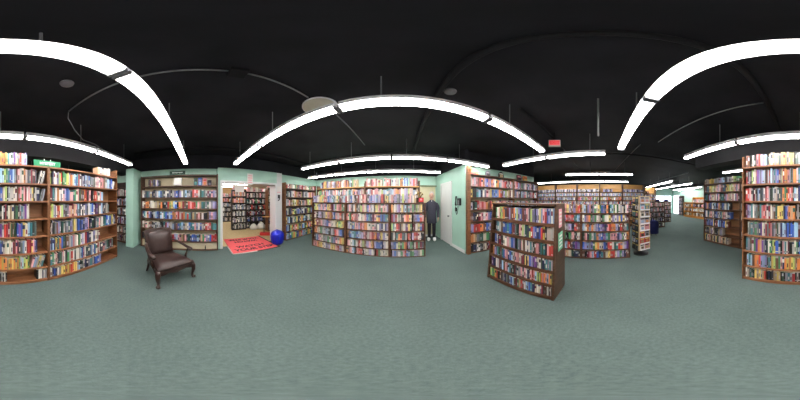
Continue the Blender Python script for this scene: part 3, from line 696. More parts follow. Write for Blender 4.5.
bm = nb(); lathe(bm, [(.21, 0), (.21, -.03), (.17, -.07), (.08, -.10), (.01, -.105)][::-1], 28); dish = link('dish', bm, M['dome'], root, smooth=True)
bm = nb(); lathe(bm, [(.225, -.018), (.225, 0)], 28); link('rim', bm, M['fixture'], dish)
pipe('thick black pipe crossing the ceiling above the camera, toward the display wall', [(.37, -2.4, ZC - .04), (.37, 4.8, ZC - .04)], .032, 'black_metal', name='pipe')
pipe('black pipe along the ceiling passing above the exit sign', [(1.3, .95, ZC - .03), (6.4, .95, ZC - .03)], .022, 'black_metal', name='pipe')
pipe('slim conduit on the ceiling between overhead row and tall bookcases', [(.42, -1.42, zc), (2.6, -1.28, zc)], .01)
pipe('slim conduit on the ceiling above the spinner rack', [(2.9, -.95, zc), (6.2, -.68, zc)], .01)
pipe('long grey conduit over the far aisle toward the entrance', [(4.9, -4.05, ZC - .05), (11.6, -4.2, ZC - .05)], .03, name='pipe')
pipe('grey conduit dropping from the ceiling beside the exit sign', [(1.40, 0.02, ZC), (1.40, 0.02, 2.27)], .011)
pipe('black pipe on the ceiling near the mint wall with the armchair bookcase', [(-3.2, -1.8, ZC - .04), (-3.2, 4.6, ZC - .04)], .03, 'black_metal', name='pipe')
pipe('black sprinkler pipe over the long paperback bookcase', [(-3.6, 3.35, ZC - .115), (4.4, 3.35, ZC - .115)], .024, 'black_metal', name='pipe')
pipe('black sprinkler pipe over the low bookcases behind the sloped one', [(3.6, -6.5, ZC - .05), (3.6, 2.2, ZC - .05)], .024, 'black_metal', name='pipe')
root = thing('unit_heater', 'grey box heater hung from the ceiling over the far aisle', 'heater', (7.3, -4.75, 2.56))
boxo('cabinet', -.35, .35, -.25, .25, 0, .27, M['grey_metal'], root, bevel=.01)
for s in (-1, 1):
    bm = nb(); tube(bm, [(s * .25, 0, .27), (s * .25, 0, ZC - 2.56)], .008); link('hanging_rod', bm, M['black_metal'], root)
for (x, y, lab) in ((.48, 1.15, 'above the thick black pipe'), (-.55, -.95, 'behind the overhead row')):
    bm = nb(); lathe(bm, [(.045, ZC - .035), (.06, ZC - .02), (.065, ZC)], 18, c=(x, y)); tag(link('smoke_detector', bm, M['socket'], smooth=True), 'small round ceiling detector ' + lab, 'smoke detector')

ea = az(554.5); ed = 2.45; ex, ey = ed * math.sin(ea), ed * math.cos(ea)
root = thing('exit_sign', 'red lit exit sign hanging from the black ceiling', 'exit sign', (ex, ey, 2.60), -ea)
boxo('housing', -.115, .115, -.02, .04, 0, .145, M['exit_white'], root, bevel=.004)
face = boxo('face', -.10, .10, -.024, -.0205, .018, .13, M['exit_face'], root)
text('lettering', 'EXIT', .092, M['exit_red'], face, (0, -.026, .074), (R(90), 0, 0))
bm = nb(); tube(bm, [(0, .01, .145), (0, .01, ZC - 2.60)], .008); link('hanging_rod', bm, M['black_metal'], root)

# ------------------------------------------------------------------ signs
root = thing('mystery_sign', 'green sign with white mystery lettering on top of the tall bookcases', 'sign', (-.76, -1.945, 2.0505), R(180))
board = boxo('board', -.235, .235, -.008, .008, .006, .112, M['green_sign'], root, bevel=.002)
for s in (-1, 1): boxo('foot', s * .15 - .02, s * .15 + .02, -.03, .03, 0, .0055, M['green_sign'], root)
text('lettering', 'MYSTERY', .066, M['letter'], board, (0, -.0095, .057), (R(90), 0, 0), sx=1.0, bold=.02)
for s in (-1, 1):
    bm = nb(); lathe(bm, [(.008, .1125), (.008, .135), (.004, .14)], 8, c=(s * .055, 0)); link('clip', bm, M['letter'], root)
ly0 = on_line(LO, LD, 170) ; ly1 = on_line(LO, LD, 185.5)
root = thing('shelf_sign', 'dark green sign with pale lettering on top of the cream-backed bookcase', 'sign', (-3.52, LO[1] + (ly0 + ly1) / 2, 2.2255), R(90))
sw = (ly1 - ly0) / 2
board = boxo('board', -sw, sw, -.008, .008, 0, .10, M['dark_green'], root, bevel=.002)
bm = nb()
for k in range(9):
    x = -sw * .62 + k * sw * .145; box(bm, x, x + sw * .09, -.0105, -.0085, .035 + .004 * (k % 3), .068 - .003 * (k % 2))
link('lettering', bm, M['letter'], board)
# hanging pink signs over the doorway
def paper(name, label, cat, x, y, z0, z1, w, m_main, m_print, rz, thick=.004, lines=3, loc_off=0):
    root = thing(name, label, cat, (x, y, z0), rz)
    sheet = boxo('sheet', -w / 2, w / 2, -thick / 2, thick / 2, 0, z1 - z0, m_main, root)
    bm = nb(); h = z1 - z0
    for k in range(lines):
        zz = h * (.2 + .6 * k / max(1, lines - 1)); ww = w * (.32 if k % 2 else .38)
        box(bm, -ww, ww, -thick / 2 - .0015, -thick / 2 - .0003, zz - h * .05, zz + h * .05)
    link('printing', bm, m_print, sheet)
    return root
ty = on_line((-3.66, 0), (0, 1), 250)
paper('notice', 'pink notice hanging over the doorway opening', 'notice', -3.652, ty, 1.98, 2.33, .19, M['paper'], M['pink_paper'], R(90), lines=4)
ty = on_line((-3.66, 0), (0, 1), 245.5)
paper('notice', 'pale pink notice hung inside the opening, lower than the other one', 'notice', -3.95, ty - .1, 1.76, 1.98, .30, M['paper'], M['paper'], R(90), lines=3)
paper('flyer', 'pink and white flyer on the white wall above the blue bin', 'flyer', -3.675, 2.62, 1.72, 1.98, .2, M['paper'], M['pink_paper'], R(90), lines=1)
bm = nb(); tube(bm, [(-3.678, 2.62, 1.62), (-3.63, 2.62, 1.60), (-3.62, 2.60, 1.52), (-3.64, 2.57, 1.47)], .018); box(bm, -3.679, -3.66, 2.58, 2.66, 1.56, 1.68)
tag(link('wall_hook', bm, M['black'], smooth=False), 'dark iron hook on the white wall above the blue bin', 'hook')
# two signs on the end panel of the sloped bookcase (its south face)
yS = GO[1] - GL - .004
for (x0, x1, z0, z1, mm, mp, lab) in ((1.56, 1.68, 1.13, 1.38, 'pink_paper', 'paper', 'upper pink sign on the end panel of the sloped bookcase'), (1.54, 1.72, .80, 1.06, 'mint_paper', 'paper', 'lower green sign on the end panel of the sloped bookcase')):
    paper('end_panel_sign', lab, 'sign', (x0 + x1) / 2, yS, z0, z1, x1 - x0, M[mm], M[mp], 0, lines=4)

# ------------------------------------------------------------------ armchair
def armchair():
    root = thing('armchair', 'dark brown leather armchair with carved wooden arms, standing alone on the carpet', 'armchair', (-2.165, -.565, 0), R(-45)); root.scale = (1.07, 1.05, 1.0)
    W2 = .31; cw = M['chair_wood']
    # seat cushion: domed slab, wider in front
    bm = nb(); nx, ny = 10, 10; g_ = []
    for j in range(ny + 1):
        row = []; v = j / ny; y = -.25 + v * .545; hw = .245 + .07 * v
        for i in range(nx + 1):
            u = i / nx * 2 - 1
            edge = min(1.0, (1 - abs(u)) * 4, v * 5 + .25, (1 - v) * 5 + .0)
            z = .385 + .055 * math.sin(min(1, max(0, edge)) * math.pi / 2) + .012 * (1 - u * u) * math.sin(math.pi * v)
            row.append(bm.verts.new((u * hw, y, z)))
        g_.append(row)
    for j in range(ny):
        for i in range(nx): bm.faces.new((g_[j][i], g_[j][i + 1], g_[j + 1][i + 1], g_[j + 1][i]))
    rim = [g_[0][i] for i in range(nx + 1)] + [g_[j][nx] for j in range(1, ny + 1)] + [g_[ny][i] for i in range(nx - 1, -1, -1)] + [g_[j][0] for j in range(ny - 1, 0, -1)]
    low = [bm.verts.new((v.co.x, v.co.y, .335)) for v in rim]
    for i in range(len(rim)): bm.faces.new((rim[i], low[i], low[(i + 1) % len(rim)], rim[(i + 1) % len(rim)]))
    bm.faces.new(low)
    link('seat', bm, M['leather'], root, smooth=True)
    # apron with a scalloped lower edge
    bm = nb()
    pf = [(-.315, .335), (.315, .335), (.315, .26), (.24, .25), (.16, .28), (.08, .265), (0, .245), (-.08, .265), (-.16, .28), (-.24, .25), (-.315, .26)]
    prism(bm, pf, .265, .30)
    for s in (-1, 1):
        m_ = Matrix.Translation((s * .28, 0, 0)) @ Matrix.Rotation(R(90) - s * R(7), 4, 'Z')
        prism(bm, [(-.255, .335), (.27, .335), (.27, .26), (.1, .28), (-.1, .28), (-.255, .26)], -.014, .014, mtx=m_)
    box(bm, -.24, .24, -.265, -.24, .26, .335)
    link('apron', bm, cw, root, bevel=.003)
    # front cabriole legs
    for s in (-1, 1):
        bm = nb()
        tube(bm, [(s * .298, .265, .345), (s * .312, .283, .28), (s * .318, .292, .2), (s * .303, .277, .1), (s * .300, .275, .045), (s * .312, .292, .03), (s * .312, .292, 0)],
             [.036, .042, .034, .022, .020, .034, .036], n=10)
        link('leg', bm, cw, root, smooth=True)
    for s in (-1, 1):
        bm = nb()
        tube(bm, [(s * .225, -.255, .345), (s * .228, -.262, .2), (s * .24, -.29, .06), (s * .245, -.31, 0)], [.027, .024, .021, .022], n=8)
        link('leg', bm, cw, root, smooth=True)
    # back: frame and padded panel, leaning back
    lean = Matrix.Translation((0, -.235, .34)) @ Matrix.Rotation(R(13), 4, 'X')
    def outline(hw0, hw1, z0, z1, n=8):
        pts = [(-hw0, z0), (hw0, z0)]
        pts.append((hw1, z1 - .07))
        for k in range(n + 1):
            a = math.pi * k / n; pts.append((hw1 * math.cos(a) * 1.0, z1 - .07 + .07 * math.sin(a) ** .6))
        pts.append((-hw1, z1 - .07))
        out = []
        for p in pts:
            if not out or (abs(p[0] - out[-1][0]) + abs(p[1] - out[-1][1])) > .004: out.append(p)
        return out
    bm = nb()
    po, pi_ = outline(.245, .285, 0, .605), outline(.195, .232, .085, .555)
    n = min(len(po), len(pi_)); po, pi_ = po[:n], pi_[:n]
    rings = []
    for (pp, y) in ((po, -.028), (po, .028), (pi_, .028), (pi_, -.028)):
        rings.append([bm.verts.new(lean @ Vector((x, y, z))) for x, z in pp])
    for a in range(4):
        for i in range(n): bm.faces.new((rings[a][i], rings[a][(i + 1) % n], rings[(a + 1) % 4][(i + 1) % n], rings[(a + 1) % 4][i]))
    link('back_frame', bm, cw, root, bevel=.008)
    bm = nb(); cx, cz = 0, .32
    levels = [(1.0, .018), (.93, .045), (.6, .062), (.2, .068)]
    rg = [[bm.verts.new(lean @ Vector((cx + (x - cx) * f, y, cz + (z - cz) * f))) for x, z in pi_] for f, y in levels]
    for a in range(3):
        for i in range(n): bm.faces.new((rg[a][i], rg[a][(i + 1) % n], rg[a + 1][(i + 1) % n], rg[a + 1][i]))
    bm.faces.new(rg[3])
    bk = [bm.verts.new(lean @ Vector((x, -.018, z))) for x, z in pi_]
    for i in range(n): bm.faces.new((rg[0][i], bk[i], bk[(i + 1) % n], rg[0][(i + 1) % n]))
    bm.faces.new(bk[::-1])
    pad = link('backrest', bm, M['leather'], root, smooth=True)
    bm = nb(); loop = [lean @ Vector((x * .985, .032, .32 + (z - .32) * .985)) for x, z in pi_]; tube(bm, loop + [loop[0]], .006, n=6); link('piping', bm, cw, pad, smooth=True)
    # arms with curved supports
    for s in (-1, 1):
        bm = nb()
        tube(bm, [(s * .262, -.30, .66), (s * .30, -.2, .655), (s * .335, -.05, .62), (s * .345, .08, .592), (s * .34, .17, .59), (s * .335, .205, .572), (s * .335, .2, .552)],
             [.02, .024, .027, .028, .034, .03, .018], n=10, squash=(1.15, .75))
        arm = link('armrest', bm, cw, root, smooth=True)
        bm = nb()
        tube(bm, [(s * .338, .13, .585), (s * .338, .09, .5), (s * .325, .07, .42), (s * .298, .10, .33)], [.021, .018, .020, .026], n=8)
        link('arm_support', bm, cw, arm, smooth=True)
    return root
armchair()

# ------------------------------------------------------------------ mat, bin, stand, phone
root = thing('floor_mat', 'red floor mat with black watch your step lettering, lying in the doorway', 'floor mat', (-3.9, 1.56, .0005))
bm = nb(); box(bm, -.70, .70, -.70, .70, 0, .012); matp = link('mat', bm, M['red_mat'], root)
bm = nb(); box(bm, -.74, .74, .701, .755, 0, .013); link('edge_strip', bm, M['black_rubber'], root)
bm = nb(); box(bm, .701, .74, -.02, .70, 0, .013); link('edge_strip', bm, M['black_rubber'], root)
bm = nb(); box(bm, .701, .735, -.72, -.021, 0, .013); box(bm, .1, .70, -.735, -.701, 0, .013); link('edge_strip', bm, M['pale_edge'], root)
for (loc, body, rz, sz) in (((.24, -.02, .0125), 'WATCH', R(90), .22), ((.50, .02, .0125), 'YOUR STEP', R(90), .22), ((-.26, .0, .0125), 'WATCH', R(-90), .2), ((-.50, .0, .0125), 'YOUR STEP', R(-90), .2)):
    text('lettering', body, sz, M['black_rubber'], matp, loc, (0, 0, rz), extrude=.0006, sx=1.1, bold=.04)

bx_, by_ = 4.20 * math.sin(az(277.3)), 4.20 * math.cos(az(277.3))
root = thing('bin', 'round blue plastic bin beside the doorway and the red mat', 'bin', (bx_, by_, 0))
bm = nb(); lathe(bm, [(.14, 0), (.165, .02), (.195, .12), (.212, .22), (.215, .31), (.212, .33)], 32); bucket = link('bucket', bm, M['blue_plastic'], root, smooth=True)
bm = nb(); lathe(bm, [(.222, .3305), (.224, .345), (.21, .39), (.165, .445), (.1, .478), (.02, .487)], 32); lid = link('lid', bm, M['blue_plastic'], root, smooth=True)
bm = nb()
for k in range(14):
    a = 2 * math.pi * k / 14; tube(bm, [(.172 * math.cos(a), .172 * math.sin(a), .03), (.202 * math.cos(a), .202 * math.sin(a), .12), (.218 * math.cos(a), .218 * math.sin(a), .23), (.22 * math.cos(a), .22 * math.sin(a), .31)], .007, n=6)
link('rib', bm, M['blue_dark'], bucket)
bm = nb(); tube(bm, [(-.05, 0, .475), (-.04, 0, .505), (.04, 0, .505), (.05, 0, .475)], .01); link('handle', bm, M['blue_dark'], lid)

root = thing('stand', 'slim wooden stand on a red base behind the mat, beside the blue bin', 'stand', (-4.66, 2.62, 0), R(60))
boxo('base', -.22, .22, -.13, .13, 0, .11, M['red_paint'], root, bevel=.01)
bm = nb(); tube(bm, [(-.05, 0, .11), (-.05, 0, .78)], .016); link('post', bm, M['case_dark'], root)
boxo('ledge', -.14, .40, -.09, .09, .78, .805, M['oak'], root, bevel=.004)
for (y, s, lab) in ((2.62, 1.0, 'limp white sack at the foot of the black bookcase, nearer the far case'), (3.05, 1.15, 'limp white sack at the foot of the black bookcase, nearer the blue bin')):
    bm = nb(); bmesh.ops.create_icosphere(bm, subdivisions=3, radius=1)
    for v in bm.verts:
        z = v.co.z; f = 1 - .35 * max(0, z) + .06 * math.sin(7 * v.co.x + 5 * v.co.y)
        v.co = Vector((v.co.x * .17 * f * s, v.co.y * .2 * f * s, (max(z, -.55) + .55) * .2 * s))
    o = link('sack', bm, M['sack'], smooth=True); o.location = (-5.85, y, .0); tag(o, lab, 'sack')

pp = PA + wdir * 1.80 + wn * .002
root = thing('wall_phone', 'black corded phone hung on the mint wall beside the white door', 'phone', (pp.x, pp.y, 1.27), math.atan2(wdir.y, wdir.x))
sg = -1 if (Matrix.Rotation(-math.atan2(wdir.y, wdir.x), 2) @ wn).y < 0 else 1
def pb(nm, x0, x1, y0, y1, z0, z1, m, par, bev=.004): return boxo(nm, x0, x1, min(sg * y0, sg * y1), max(sg * y0, sg * y1), z0, z1, m, par, bevel=bev)
body = pb('body', -.05, .10, 0, .06, .08, .28, M['black'], root, .01)
pb('keypad', .0, .08, .0605, .066, .10, .22, M['socket'], body)
bm = nb(); tube(bm, [(-.075, sg * .06, .33), (-.07, sg * .075, .29), (-.07, sg * .08, .2), (-.09, sg * .075, .12), (-.105, sg * .06, .08)], [.028, .022, .016, .022, .028], n=10); handset = link('handset', bm, M['black'], root, smooth=True)
bm = nb(); tube(bm, [(-.03, sg * .03, .06), (-.03, sg * .035, -.05), (-.06, sg * .04, -.16), (-.10, sg * .04, -.19), (-.135, sg * .04, -.12), (-.14, sg * .04, -.02), (-.13, sg * .055, .05)], .008); link('cord', bm, M['black'], handset, smooth=True)
pb('wall_jack', -.19, -.13, 0, .04, -.10, .01, M['black'], root)

# ------------------------------------------------------------------ spinner rack
sx_, sy_ = 3.40 * math.sin(az(641)), 3.40 * math.cos(az(641))
SPIN = -165
root = thing('spinner_rack', 'tall revolving paperback rack at the end of the low bookcases', 'spinner rack', (sx_, sy_, 0), R(SPIN))
bm = nb(); lathe(bm, [(.21, 0), (.21, .03), (.06, .06), (.04, .09)], 24); link('base', bm, M['black'], root, smooth=False)
bm = nb(); tube(bm, [(0, 0, .09), (0, 0, 1.60)], .02); link('pole', bm, M['black'], root)
for k in range(4):
    m_ = Matrix.Rotation(R(90 * k), 4, 'Z')
    bm = nb(); box(bm, -.143, .143, .145, .15, .16, 1.60, mtx=m_); link('panel', bm, M['display_wire' if k in (0, 3) else 'case_dark'], root)
    for i in range(8):
        bm = nb(); z = .17 + i * .178; box(bm, -.145, .145, .151, .205, z, z + .006, mtx=m_); box(bm, -.145, .145, .200, .205, z + .006, z + .03, mtx=m_); link('pocket', bm, M['fixture' if k == 3 else 'black'], root)
    bm = nb(); box(bm, .146, .172, .146, .172, .16, 1.62, mtx=m_); link('corner_post', bm, M['display_wire'], root)
faces = {0: ['tc', 'cw', 'tw', 'Gw', 'tc', 'cG', 'tw', 'ct'], 3: ['wp', 'rr', 'rG', 'wp', 'GG', 'cG', 'sT', 'Gw'], 1: ['gK', 'wE', 'Gk', 'wK', 'Kg', 'nG', 'Kw', 'gk'], 2: ['kg', 'wk', 'kE', 'nk', 'Kg', 'TK', 'kw', 'nk']}
lev = ['bottom', 'second', 'third', 'fourth', 'fifth', 'sixth', 'seventh', 'top']
side = {0: 'far side', 1: 'rear side', 2: 'bookcase side', 3: 'aisle side'}
for k in range(4):
    for i in range(8):
        for q in range(2):
            c = faces[k][i][q]; z = .1785 + i * .178
            bm = nb(); x0 = -.142 + q * .144
            m_ = Matrix.Rotation(R(-7), 4, 'X')
            # a book shown cover out: boards, pages, a title patch and a picture patch
            box(bm, x0, x0 + .138, 0, .016, 0, .155, 0); box(bm, x0 + .015, x0 + .123, -.0012, -.0002 + .0, .115, .143, 1)
            box(bm, x0 + .03, x0 + .108, -.0012, -.0002, .03, .095, 2)
            for v in bm.verts: v.co = m_ @ v.co
            o = link('paperback', bm, [BLIST[BM[c, q]], BLIST[BM['k' if c in LIGHTS else 'y', 0]], BLIST[BM[random.choice('gtbpsKoE'), 1]]])
            o.matrix_world = Matrix.Translation((sx_, sy_, z)) @ Matrix.Rotation(R(SPIN) + R(90 * k), 4, 'Z') @ Matrix.Rotation(R(180), 4, 'Z') @ Matrix.Translation((0, -.190, 0))
            tag(o, '%s paperback facing out, %s pocket of the spinner rack, %s, %s slot' % (CNAME[c], lev[i], side[k], ['left', 'right'][q]), 'paperback', 'paperbacks on the spinner rack')

# ------------------------------------------------------------------ navy chair beside the rack
nx_, ny_ = 5.28 * math.sin(az(653.6)), 5.28 * math.cos(az(653.6))
root = thing('tub_chair', 'small navy upholstered tub chair beyond the spinner rack', 'chair', (nx_, ny_, 0), R(70))
root.scale = (.78, .78, 1.02)
bm = nb()
ring = []
for k in range(13):
    a = R(-10 + 200 * k / 12); hgt = .52 + .16 * math.sin(math.pi * k / 12)
    ring.append([(.27 * math.cos(a), .25 * math.sin(a), .1), (.28 * math.cos(a), .26 * math.sin(a), hgt - .04), (.25 * math.cos(a), .23 * math.sin(a), hgt), (.205 * math.cos(a), .185 * math.sin(a), hgt - .03), (.2 * math.cos(a), .18 * math.sin(a), .1)])
vr = [[bm.verts.new(p) for p in r_] for r_ in ring]
for k in range(12):
    for j in range(5): bm.faces.new((vr[k][j], vr[k + 1][j], vr[k + 1][(j + 1) % 5], vr[k][(j + 1) % 5]))
bm.faces.new(vr[0]); bm.faces.new(vr[12][::-1]); link('backrest', bm, M['navy'], root, smooth=True)
bm = nb(); lathe(bm, [(.18, .1), (.195, .14), (.195, .36), (.175, .40), (.05, .415)], 24); link('seat', bm, M['navy'], root, smooth=True)
for k in range(4):
    a = R(45 + 90 * k); bm = nb(); tube(bm, [(.15 * math.cos(a), .14 * math.sin(a), .11), (.18 * math.cos(a), .17 * math.sin(a), 0)], [.018, .012]); link('leg', bm, M['case_dark'], root)

# ------------------------------------------------------------------ display books, planter, odd items on shelf tops
def face_out(label, O, D, t, z, w, h, codes, arch=False, depth=.03, back=.12, lean=8, name='display_book', cat='book', group=None):
    inw = inward(D); p = Vector(O) + Vector(D) * t + inw * back
    root = thing(name, label, cat, (p.x, p.y, z + depth * .15 + .001), math.atan2(D[1], D[0]), group)
    m_ = Matrix.Rotation(R(-lean), 4, 'X')
    if arch:
        pts = [(-w / 2, 0), (w / 2, 0)] + [(w / 2 * math.cos(math.pi * k / 10), h * .35 + h * .65 * math.sin(math.pi * k / 10)) for k in range(11)]
    else:
        pts = [(-w / 2, 0), (w / 2, 0), (w / 2, h), (-w / 2, h)]
    bm = nb(); prism(bm, pts, 0, depth, mtx=m_); cov = link('cover', bm, BLIST[BM[codes[0], 0]], root)
    bm = nb(); box(bm, -w * .36, w * .36, -.0015, -.0003, h * .55, h * .75, mtx=m_); link('title', bm, BLIST[BM[codes[1], 0]], cov)
    bm = nb(); box(bm, -w * .3, w * .3, -.0015, -.0003, h * .1, h * .48, mtx=m_); link('picture', bm, BLIST[BM[codes[2], 0]], cov)
    return root
def tR(px): return on_line(PC, RD, px)
for (px, w, h, codes, lab, arch) in ((475.5, .30, .165, 'oyr', 'orange arched display card on the tall bookcase nearest the wall phone', True), (490.5, .16, .17, 'gGK', 'grey arched picture card on top of the bookcase, next to the orange card', True),
                                (504, .2, .2, 'kwt', 'black and white arched picture card on top of the bookcase by the phone', True), (522, .2, .2, 'mpk', 'dark red display book on top of the bookcase farther from the phone', False), (528, .22, .2, 'ory', 'orange red display book on top of the bookcase farther from the phone', False)):
    face_out(lab, PC, RD, tR(px), 2.20, w, h, codes, arch)
def tL(px): return on_line(LO, LD, px)
for (px, w, h, codes, lab) in ((195.5, .115, .24, 'EkT', 'dark green book facing out on the top shelf with cream back'), (200, .115, .25, 'BVs', 'blue book facing out on the top shelf with cream back'), (205, .115, .25, 'pro', 'pink book facing out on the top shelf with cream back'), (210, .115, .17, 'kKg', 'black book facing out at the end of the cream-backed top shelf')):
    face_out(lab, LO, LD, tL(px), 1.91, w, h, codes)
root = thing('paper_stack', 'pile of white paper on the top shelf with cream back', 'paper', (-3.48, LO[1] + tL(178), 1.911), R(90))
for k in range(4): boxo('ream', -.1 + .008 * k, .1 + .004 * k, -.06, .1, .05 * k + .0005, .05 * k + .049, M['paper'], root)
root = thing('figurine', 'small black figurine on the empty bottom shelf with cream back', 'figurine', (-3.595, LO[1] + tL(205.5), .031), 0)
bm = nb(); lathe(bm, [(.03, 0), (.03, .01), (.012, .02), (.02, .06), (.01, .09), (.018, .11), (.004, .13)], 14); link('figure', bm, M['black'], root, smooth=True)
# red box planter with dried flowers at the end of the long bookcase
root = thing('planter', 'dark red planter box with dried flowers at the end of the long paperback bookcase', 'planter', (.50, 3.22, 1.431))
pbox = boxo('box', -.09, .095, -.07, .07, 0, .13, M['plush'], root, bevel=.006)
boxo('red_band', -.03, .09, -.0725, -.0705, .02, .12, M['red_paint'], pbox)
boxo('pale_band', .0, .05, -.0745, -.0728, .06, .10, M['pink_paper'], pbox)
for k in range(9):
    bm = nb(); a = k * 2.4; r_ = .02 + .005 * k
    p0 = Vector((math.cos(a) * r_ * .6, math.sin(a) * r_ * .6, .13)); p1 = p0 + Vector((math.cos(a) * .05, math.sin(a) * .03, .08 + .018 * (k % 4)))
    tube(bm, [p0, (p0 + p1) / 2 + Vector((0, 0, .02)), p1], .005, n=5); bmesh.ops.create_icosphere(bm, subdivisions=1, radius=.02, matrix=Matrix.Translation(p1))
    link('flower', bm, M['soil'] if k % 2 else M['plush'], root)
# counter by the windows
root = thing('counter', 'grey service counter under the bright window at the far end', 'counter', (11.2, -5.9, 0))
boxo('front', -.3, .3, -.9, .9, 0, 1.0, M['socket'], root); boxo('top', -.36, .36, -.95, .95, 1.0005, 1.04, M['case_dark'], root)
for (y, lab) in ((-5.4, 'dark blue monitor on the far counter, nearer the oak-backed bookcases'), (-6.4, 'dark blue monitor on the far counter, nearer the glass door')):
    root = thing('monitor', lab, 'monitor', (11.2, y, 1.0405), R(90))
    boxo('base', -.12, .12, -.09, .09, 0, .02, M['black'], root); boxo('neck', -.025, .025, -.015, .015, .0205, .2, M['black'], root); boxo('screen', -.25, .25, -.02, .02, .2005, .52, M['navy'], root, bevel=.006)

# ------------------------------------------------------------------ the man standing in the corner
def skin_obj(name, joints, bones, m, parent, sub=2, root_i=0):
    me = bpy.data.meshes.new(name); me.from_pydata([j[0] for j in joints], bones, []); me.update()
    o = bpy.data.objects.new(name, me); COL.objects.link(o); o.parent = parent; me.materials.append(m)
    sk = o.modifiers.new('skin', 'SKIN'); sk.use_smooth_shade = True
    if not me.skin_vertices: me.attributes.new('skin', 'FLOAT', 'POINT')
    for i, j in enumerate(joints):
        r_ = j[1] if isinstance(j[1], tuple) else (j[1], j[1])
        me.skin_vertices[0].data[i].radius = r_; me.skin_vertices[0].data[i].use_root = (i == root_i)
    sb = o.modifiers.new('sub', 'SUBSURF'); sb.levels = sub; sb.render_levels = sub
    return o
def ensure_skin(o): pass
mx_, my_ = 4.63 * math.sin(az(431.6)), 4.63 * math.cos(az(431.6))
man = thing('person', 'man in dark suit jacket, dark trousers and white shoes standing before the beige door', 'person', (mx_, my_, 0), R(-14))
J = [((0, 0, .93), (.13, .095)), ((0, 0, 1.08), (.125, .09)), ((0, .005, 1.25), (.15, .10)), ((0, .01, 1.38), (.12, .085)), ((0, .005, 1.47), (.055, .055)), ((0, -.01, 1.54), (.052, .056)), ((0, -.02, 1.62), (.074, .09)), ((0, -.012, 1.70), (.07, .085)), ((0, -.005, 1.755), (.045, .055))]
Bn = [(i, i + 1) for i in range(8)]
for s in (-1, 1):
    b0 = len(J)
    J += [((s * .14, .01, 1.33), .045), ((s * .205, .015, 1.22), .042), ((s * .225, .02, 1.10), .042), ((s * .235, -.005, .97), .034), ((s * .238, -.03, .86), .026), ((s * .236, -.04, .80), (.018, .032))]
    Bn += [(3, b0)] + [(b0 + i, b0 + i + 1) for i in range(5)]
    palm = b0 + 5
    for f, (dy, ln) in enumerate(((-.027, .07), (-.010, .082), (.008, .076), (.024, .06))):
        c = len(J); J += [((s * .236, -.04 + dy, .775), .0085), ((s * .230, -.042 + dy, .775 - ln * .5), .008), ((s * .218, -.044 + dy, .775 - ln), .007)]
        Bn += [(palm, c), (c, c + 1), (c + 1, c + 2)]
    c = len(J); J += [((s * .228, -.075, .80), .0095), ((s * .218, -.088, .765), .008)]; Bn += [(palm, c), (c, c + 1)]
for i in (6, 7, 8): J[i] = (J[i][0], tuple(r * 1.2 for r in J[i][1]))
skin_obj('body', J, Bn, M['skin'], man)
bm = nb(); rings = []
for z, a, b, y in ((.66, .178, .128, 0), (.675, .182, .132, 0), (.85, .172, .126, 0), (1.02, .160, .118, 0), (1.16, .168, .122, 0), (1.30, .192, .128, .005), (1.39, .190, .118, .01), (1.435, .150, .098, .01), (1.465, .088, .082, .005), (1.50, .066, .072, 0), (1.505, .060, .066, 0)):
    rings.append([bm.verts.new((a * math.cos(2 * math.pi * j / 24), y + b * math.sin(2 * math.pi * j / 24), z)) for j in range(24)])
for i in range(len(rings) - 1):
    for j in range(24): bm.faces.new((rings[i][j], rings[i][(j + 1) % 24], rings[i + 1][(j + 1) % 24], rings[i + 1][j]))
bm.faces.new(rings[0][::-1]); bm.faces.new(rings[-1])
for s in (-1, 1):
    tube(bm, [(s * .12, .01, 1.385), (s * .172, .01, 1.355), (s * .21, .012, 1.285), (s * .226, .015, 1.22), (s * .232, .02, 1.10), (s * .236, -.005, .97), (s * .238, -.028, .865)], [.04, .062, .068, .067, .060, .053, .046], n=14)
link('jacket', bm, M['suit'], man, smooth=True)
TJ = [((0, 0, .93), (.11, .085))]; TB = []
for s in (-1, 1):
    b0 = len(TJ); TJ += [((s * .075, 0, .82), .082), ((s * .085, -.005, .52), .075), ((s * .085, .01, .28), .064), ((s * .087, .015, .06), .06)]
    TB += [(0, b0)] + [(b0 + i, b0 + i + 1) for i in range(3)]
skin_obj('trousers', TJ, TB, M['trouser'], man)
for s in (-1, 1):
    bm = nb(); bmesh.ops.create_uvsphere(bm, u_segments=16, v_segments=10, radius=1)
    for v in bm.verts: v.co = Vector((v.co.x * .062 + s * .105, v.co.y * .15 - .05, max(0, v.co.z * .06 + .045) * (1.15 if v.co.y > 0 else .95)))
    link('shoe', bm, M['shoe'], man, smooth=True)
bm = nb()
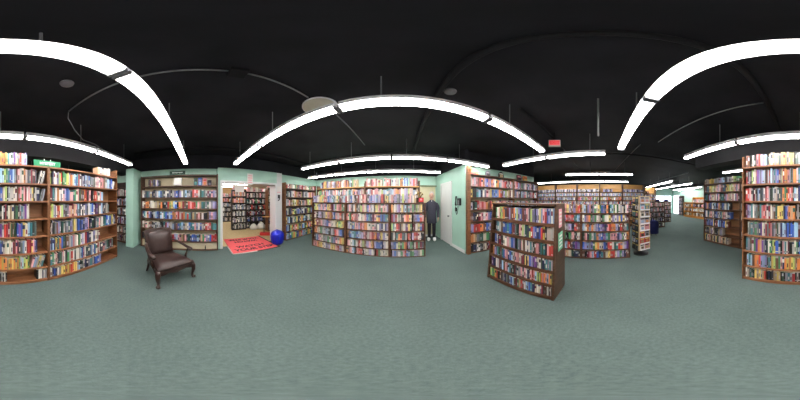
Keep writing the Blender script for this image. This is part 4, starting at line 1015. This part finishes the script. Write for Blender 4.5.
prism(bm, [(-.022, 1.485), (.022, 1.485), (0, 1.43)], -.10, -.088); sh = link('shirt_front', bm, M['paper'], man)
bm = nb(); bmesh.ops.create_uvsphere(bm, u_segments=20, v_segments=14, radius=1)
for v in bm.verts: v.co = Vector((v.co.x * .094, v.co.y * .098 + .028, v.co.z * .118 + 1.705))
link('hair', bm, M['hair'], man, smooth=True)
bm = nb(); tube(bm, [(0, -.12, 1.675), (0, -.14, 1.645), (0, -.137, 1.632)], [.008, .013, .012], n=8); link('nose', bm, M['skin'], man, smooth=True)
for s in (-1, 1):
    bm = nb(); bmesh.ops.create_uvsphere(bm, u_segments=8, v_segments=6, radius=.009, matrix=Matrix.Translation((s * .033, -.112, 1.672))); link('eye', bm, M['eye'], man, smooth=True)
    bm = nb(); bmesh.ops.create_uvsphere(bm, u_segments=10, v_segments=8, radius=1)
    for v in bm.verts: v.co = Vector((v.co.x * .012 + s * .09, v.co.y * .02 - .01, v.co.z * .032 + 1.645))
    link('ear', bm, M['skin'], man, smooth=True)
bm = nb(); tube(bm, [(-.026, -.118, 1.600), (0, -.126, 1.598), (.026, -.118, 1.600)], .006, n=6); link('mouth', bm, M['lip'], man, smooth=True)

# ------------------------------------------------------------------ camera, world, colour
cam = bpy.data.cameras.new('camera'); cam.type = 'PANO'
try: cam.panorama_type = 'EQUIRECTANGULAR'
except Exception: pass
try: cam.cycles.panorama_type = 'EQUIRECTANGULAR'
except Exception as e: print('pano', e)
co = bpy.data.objects.new('camera', cam); COL.objects.link(co); co.location = (0, 0, EYE); co.rotation_euler = (R(90), 0, 0)
SC.camera = co
w = bpy.data.worlds.new('world'); SC.world = w; w.use_nodes = True
w.node_tree.nodes['Background'].inputs['Color'].default_value = (.8, .9, 1, 1); w.node_tree.nodes['Background'].inputs['Strength'].default_value = .5
vs = SC.view_settings; vs.view_transform = 'Standard'; vs.look = 'None'; vs.exposure = 0.22; vs.gamma = 1.0; vs.use_curve_mapping = False
try:
    SC.cycles.use_denoising = True; SC.cycles.max_bounces = 8
except Exception as e: print('cycles', e)
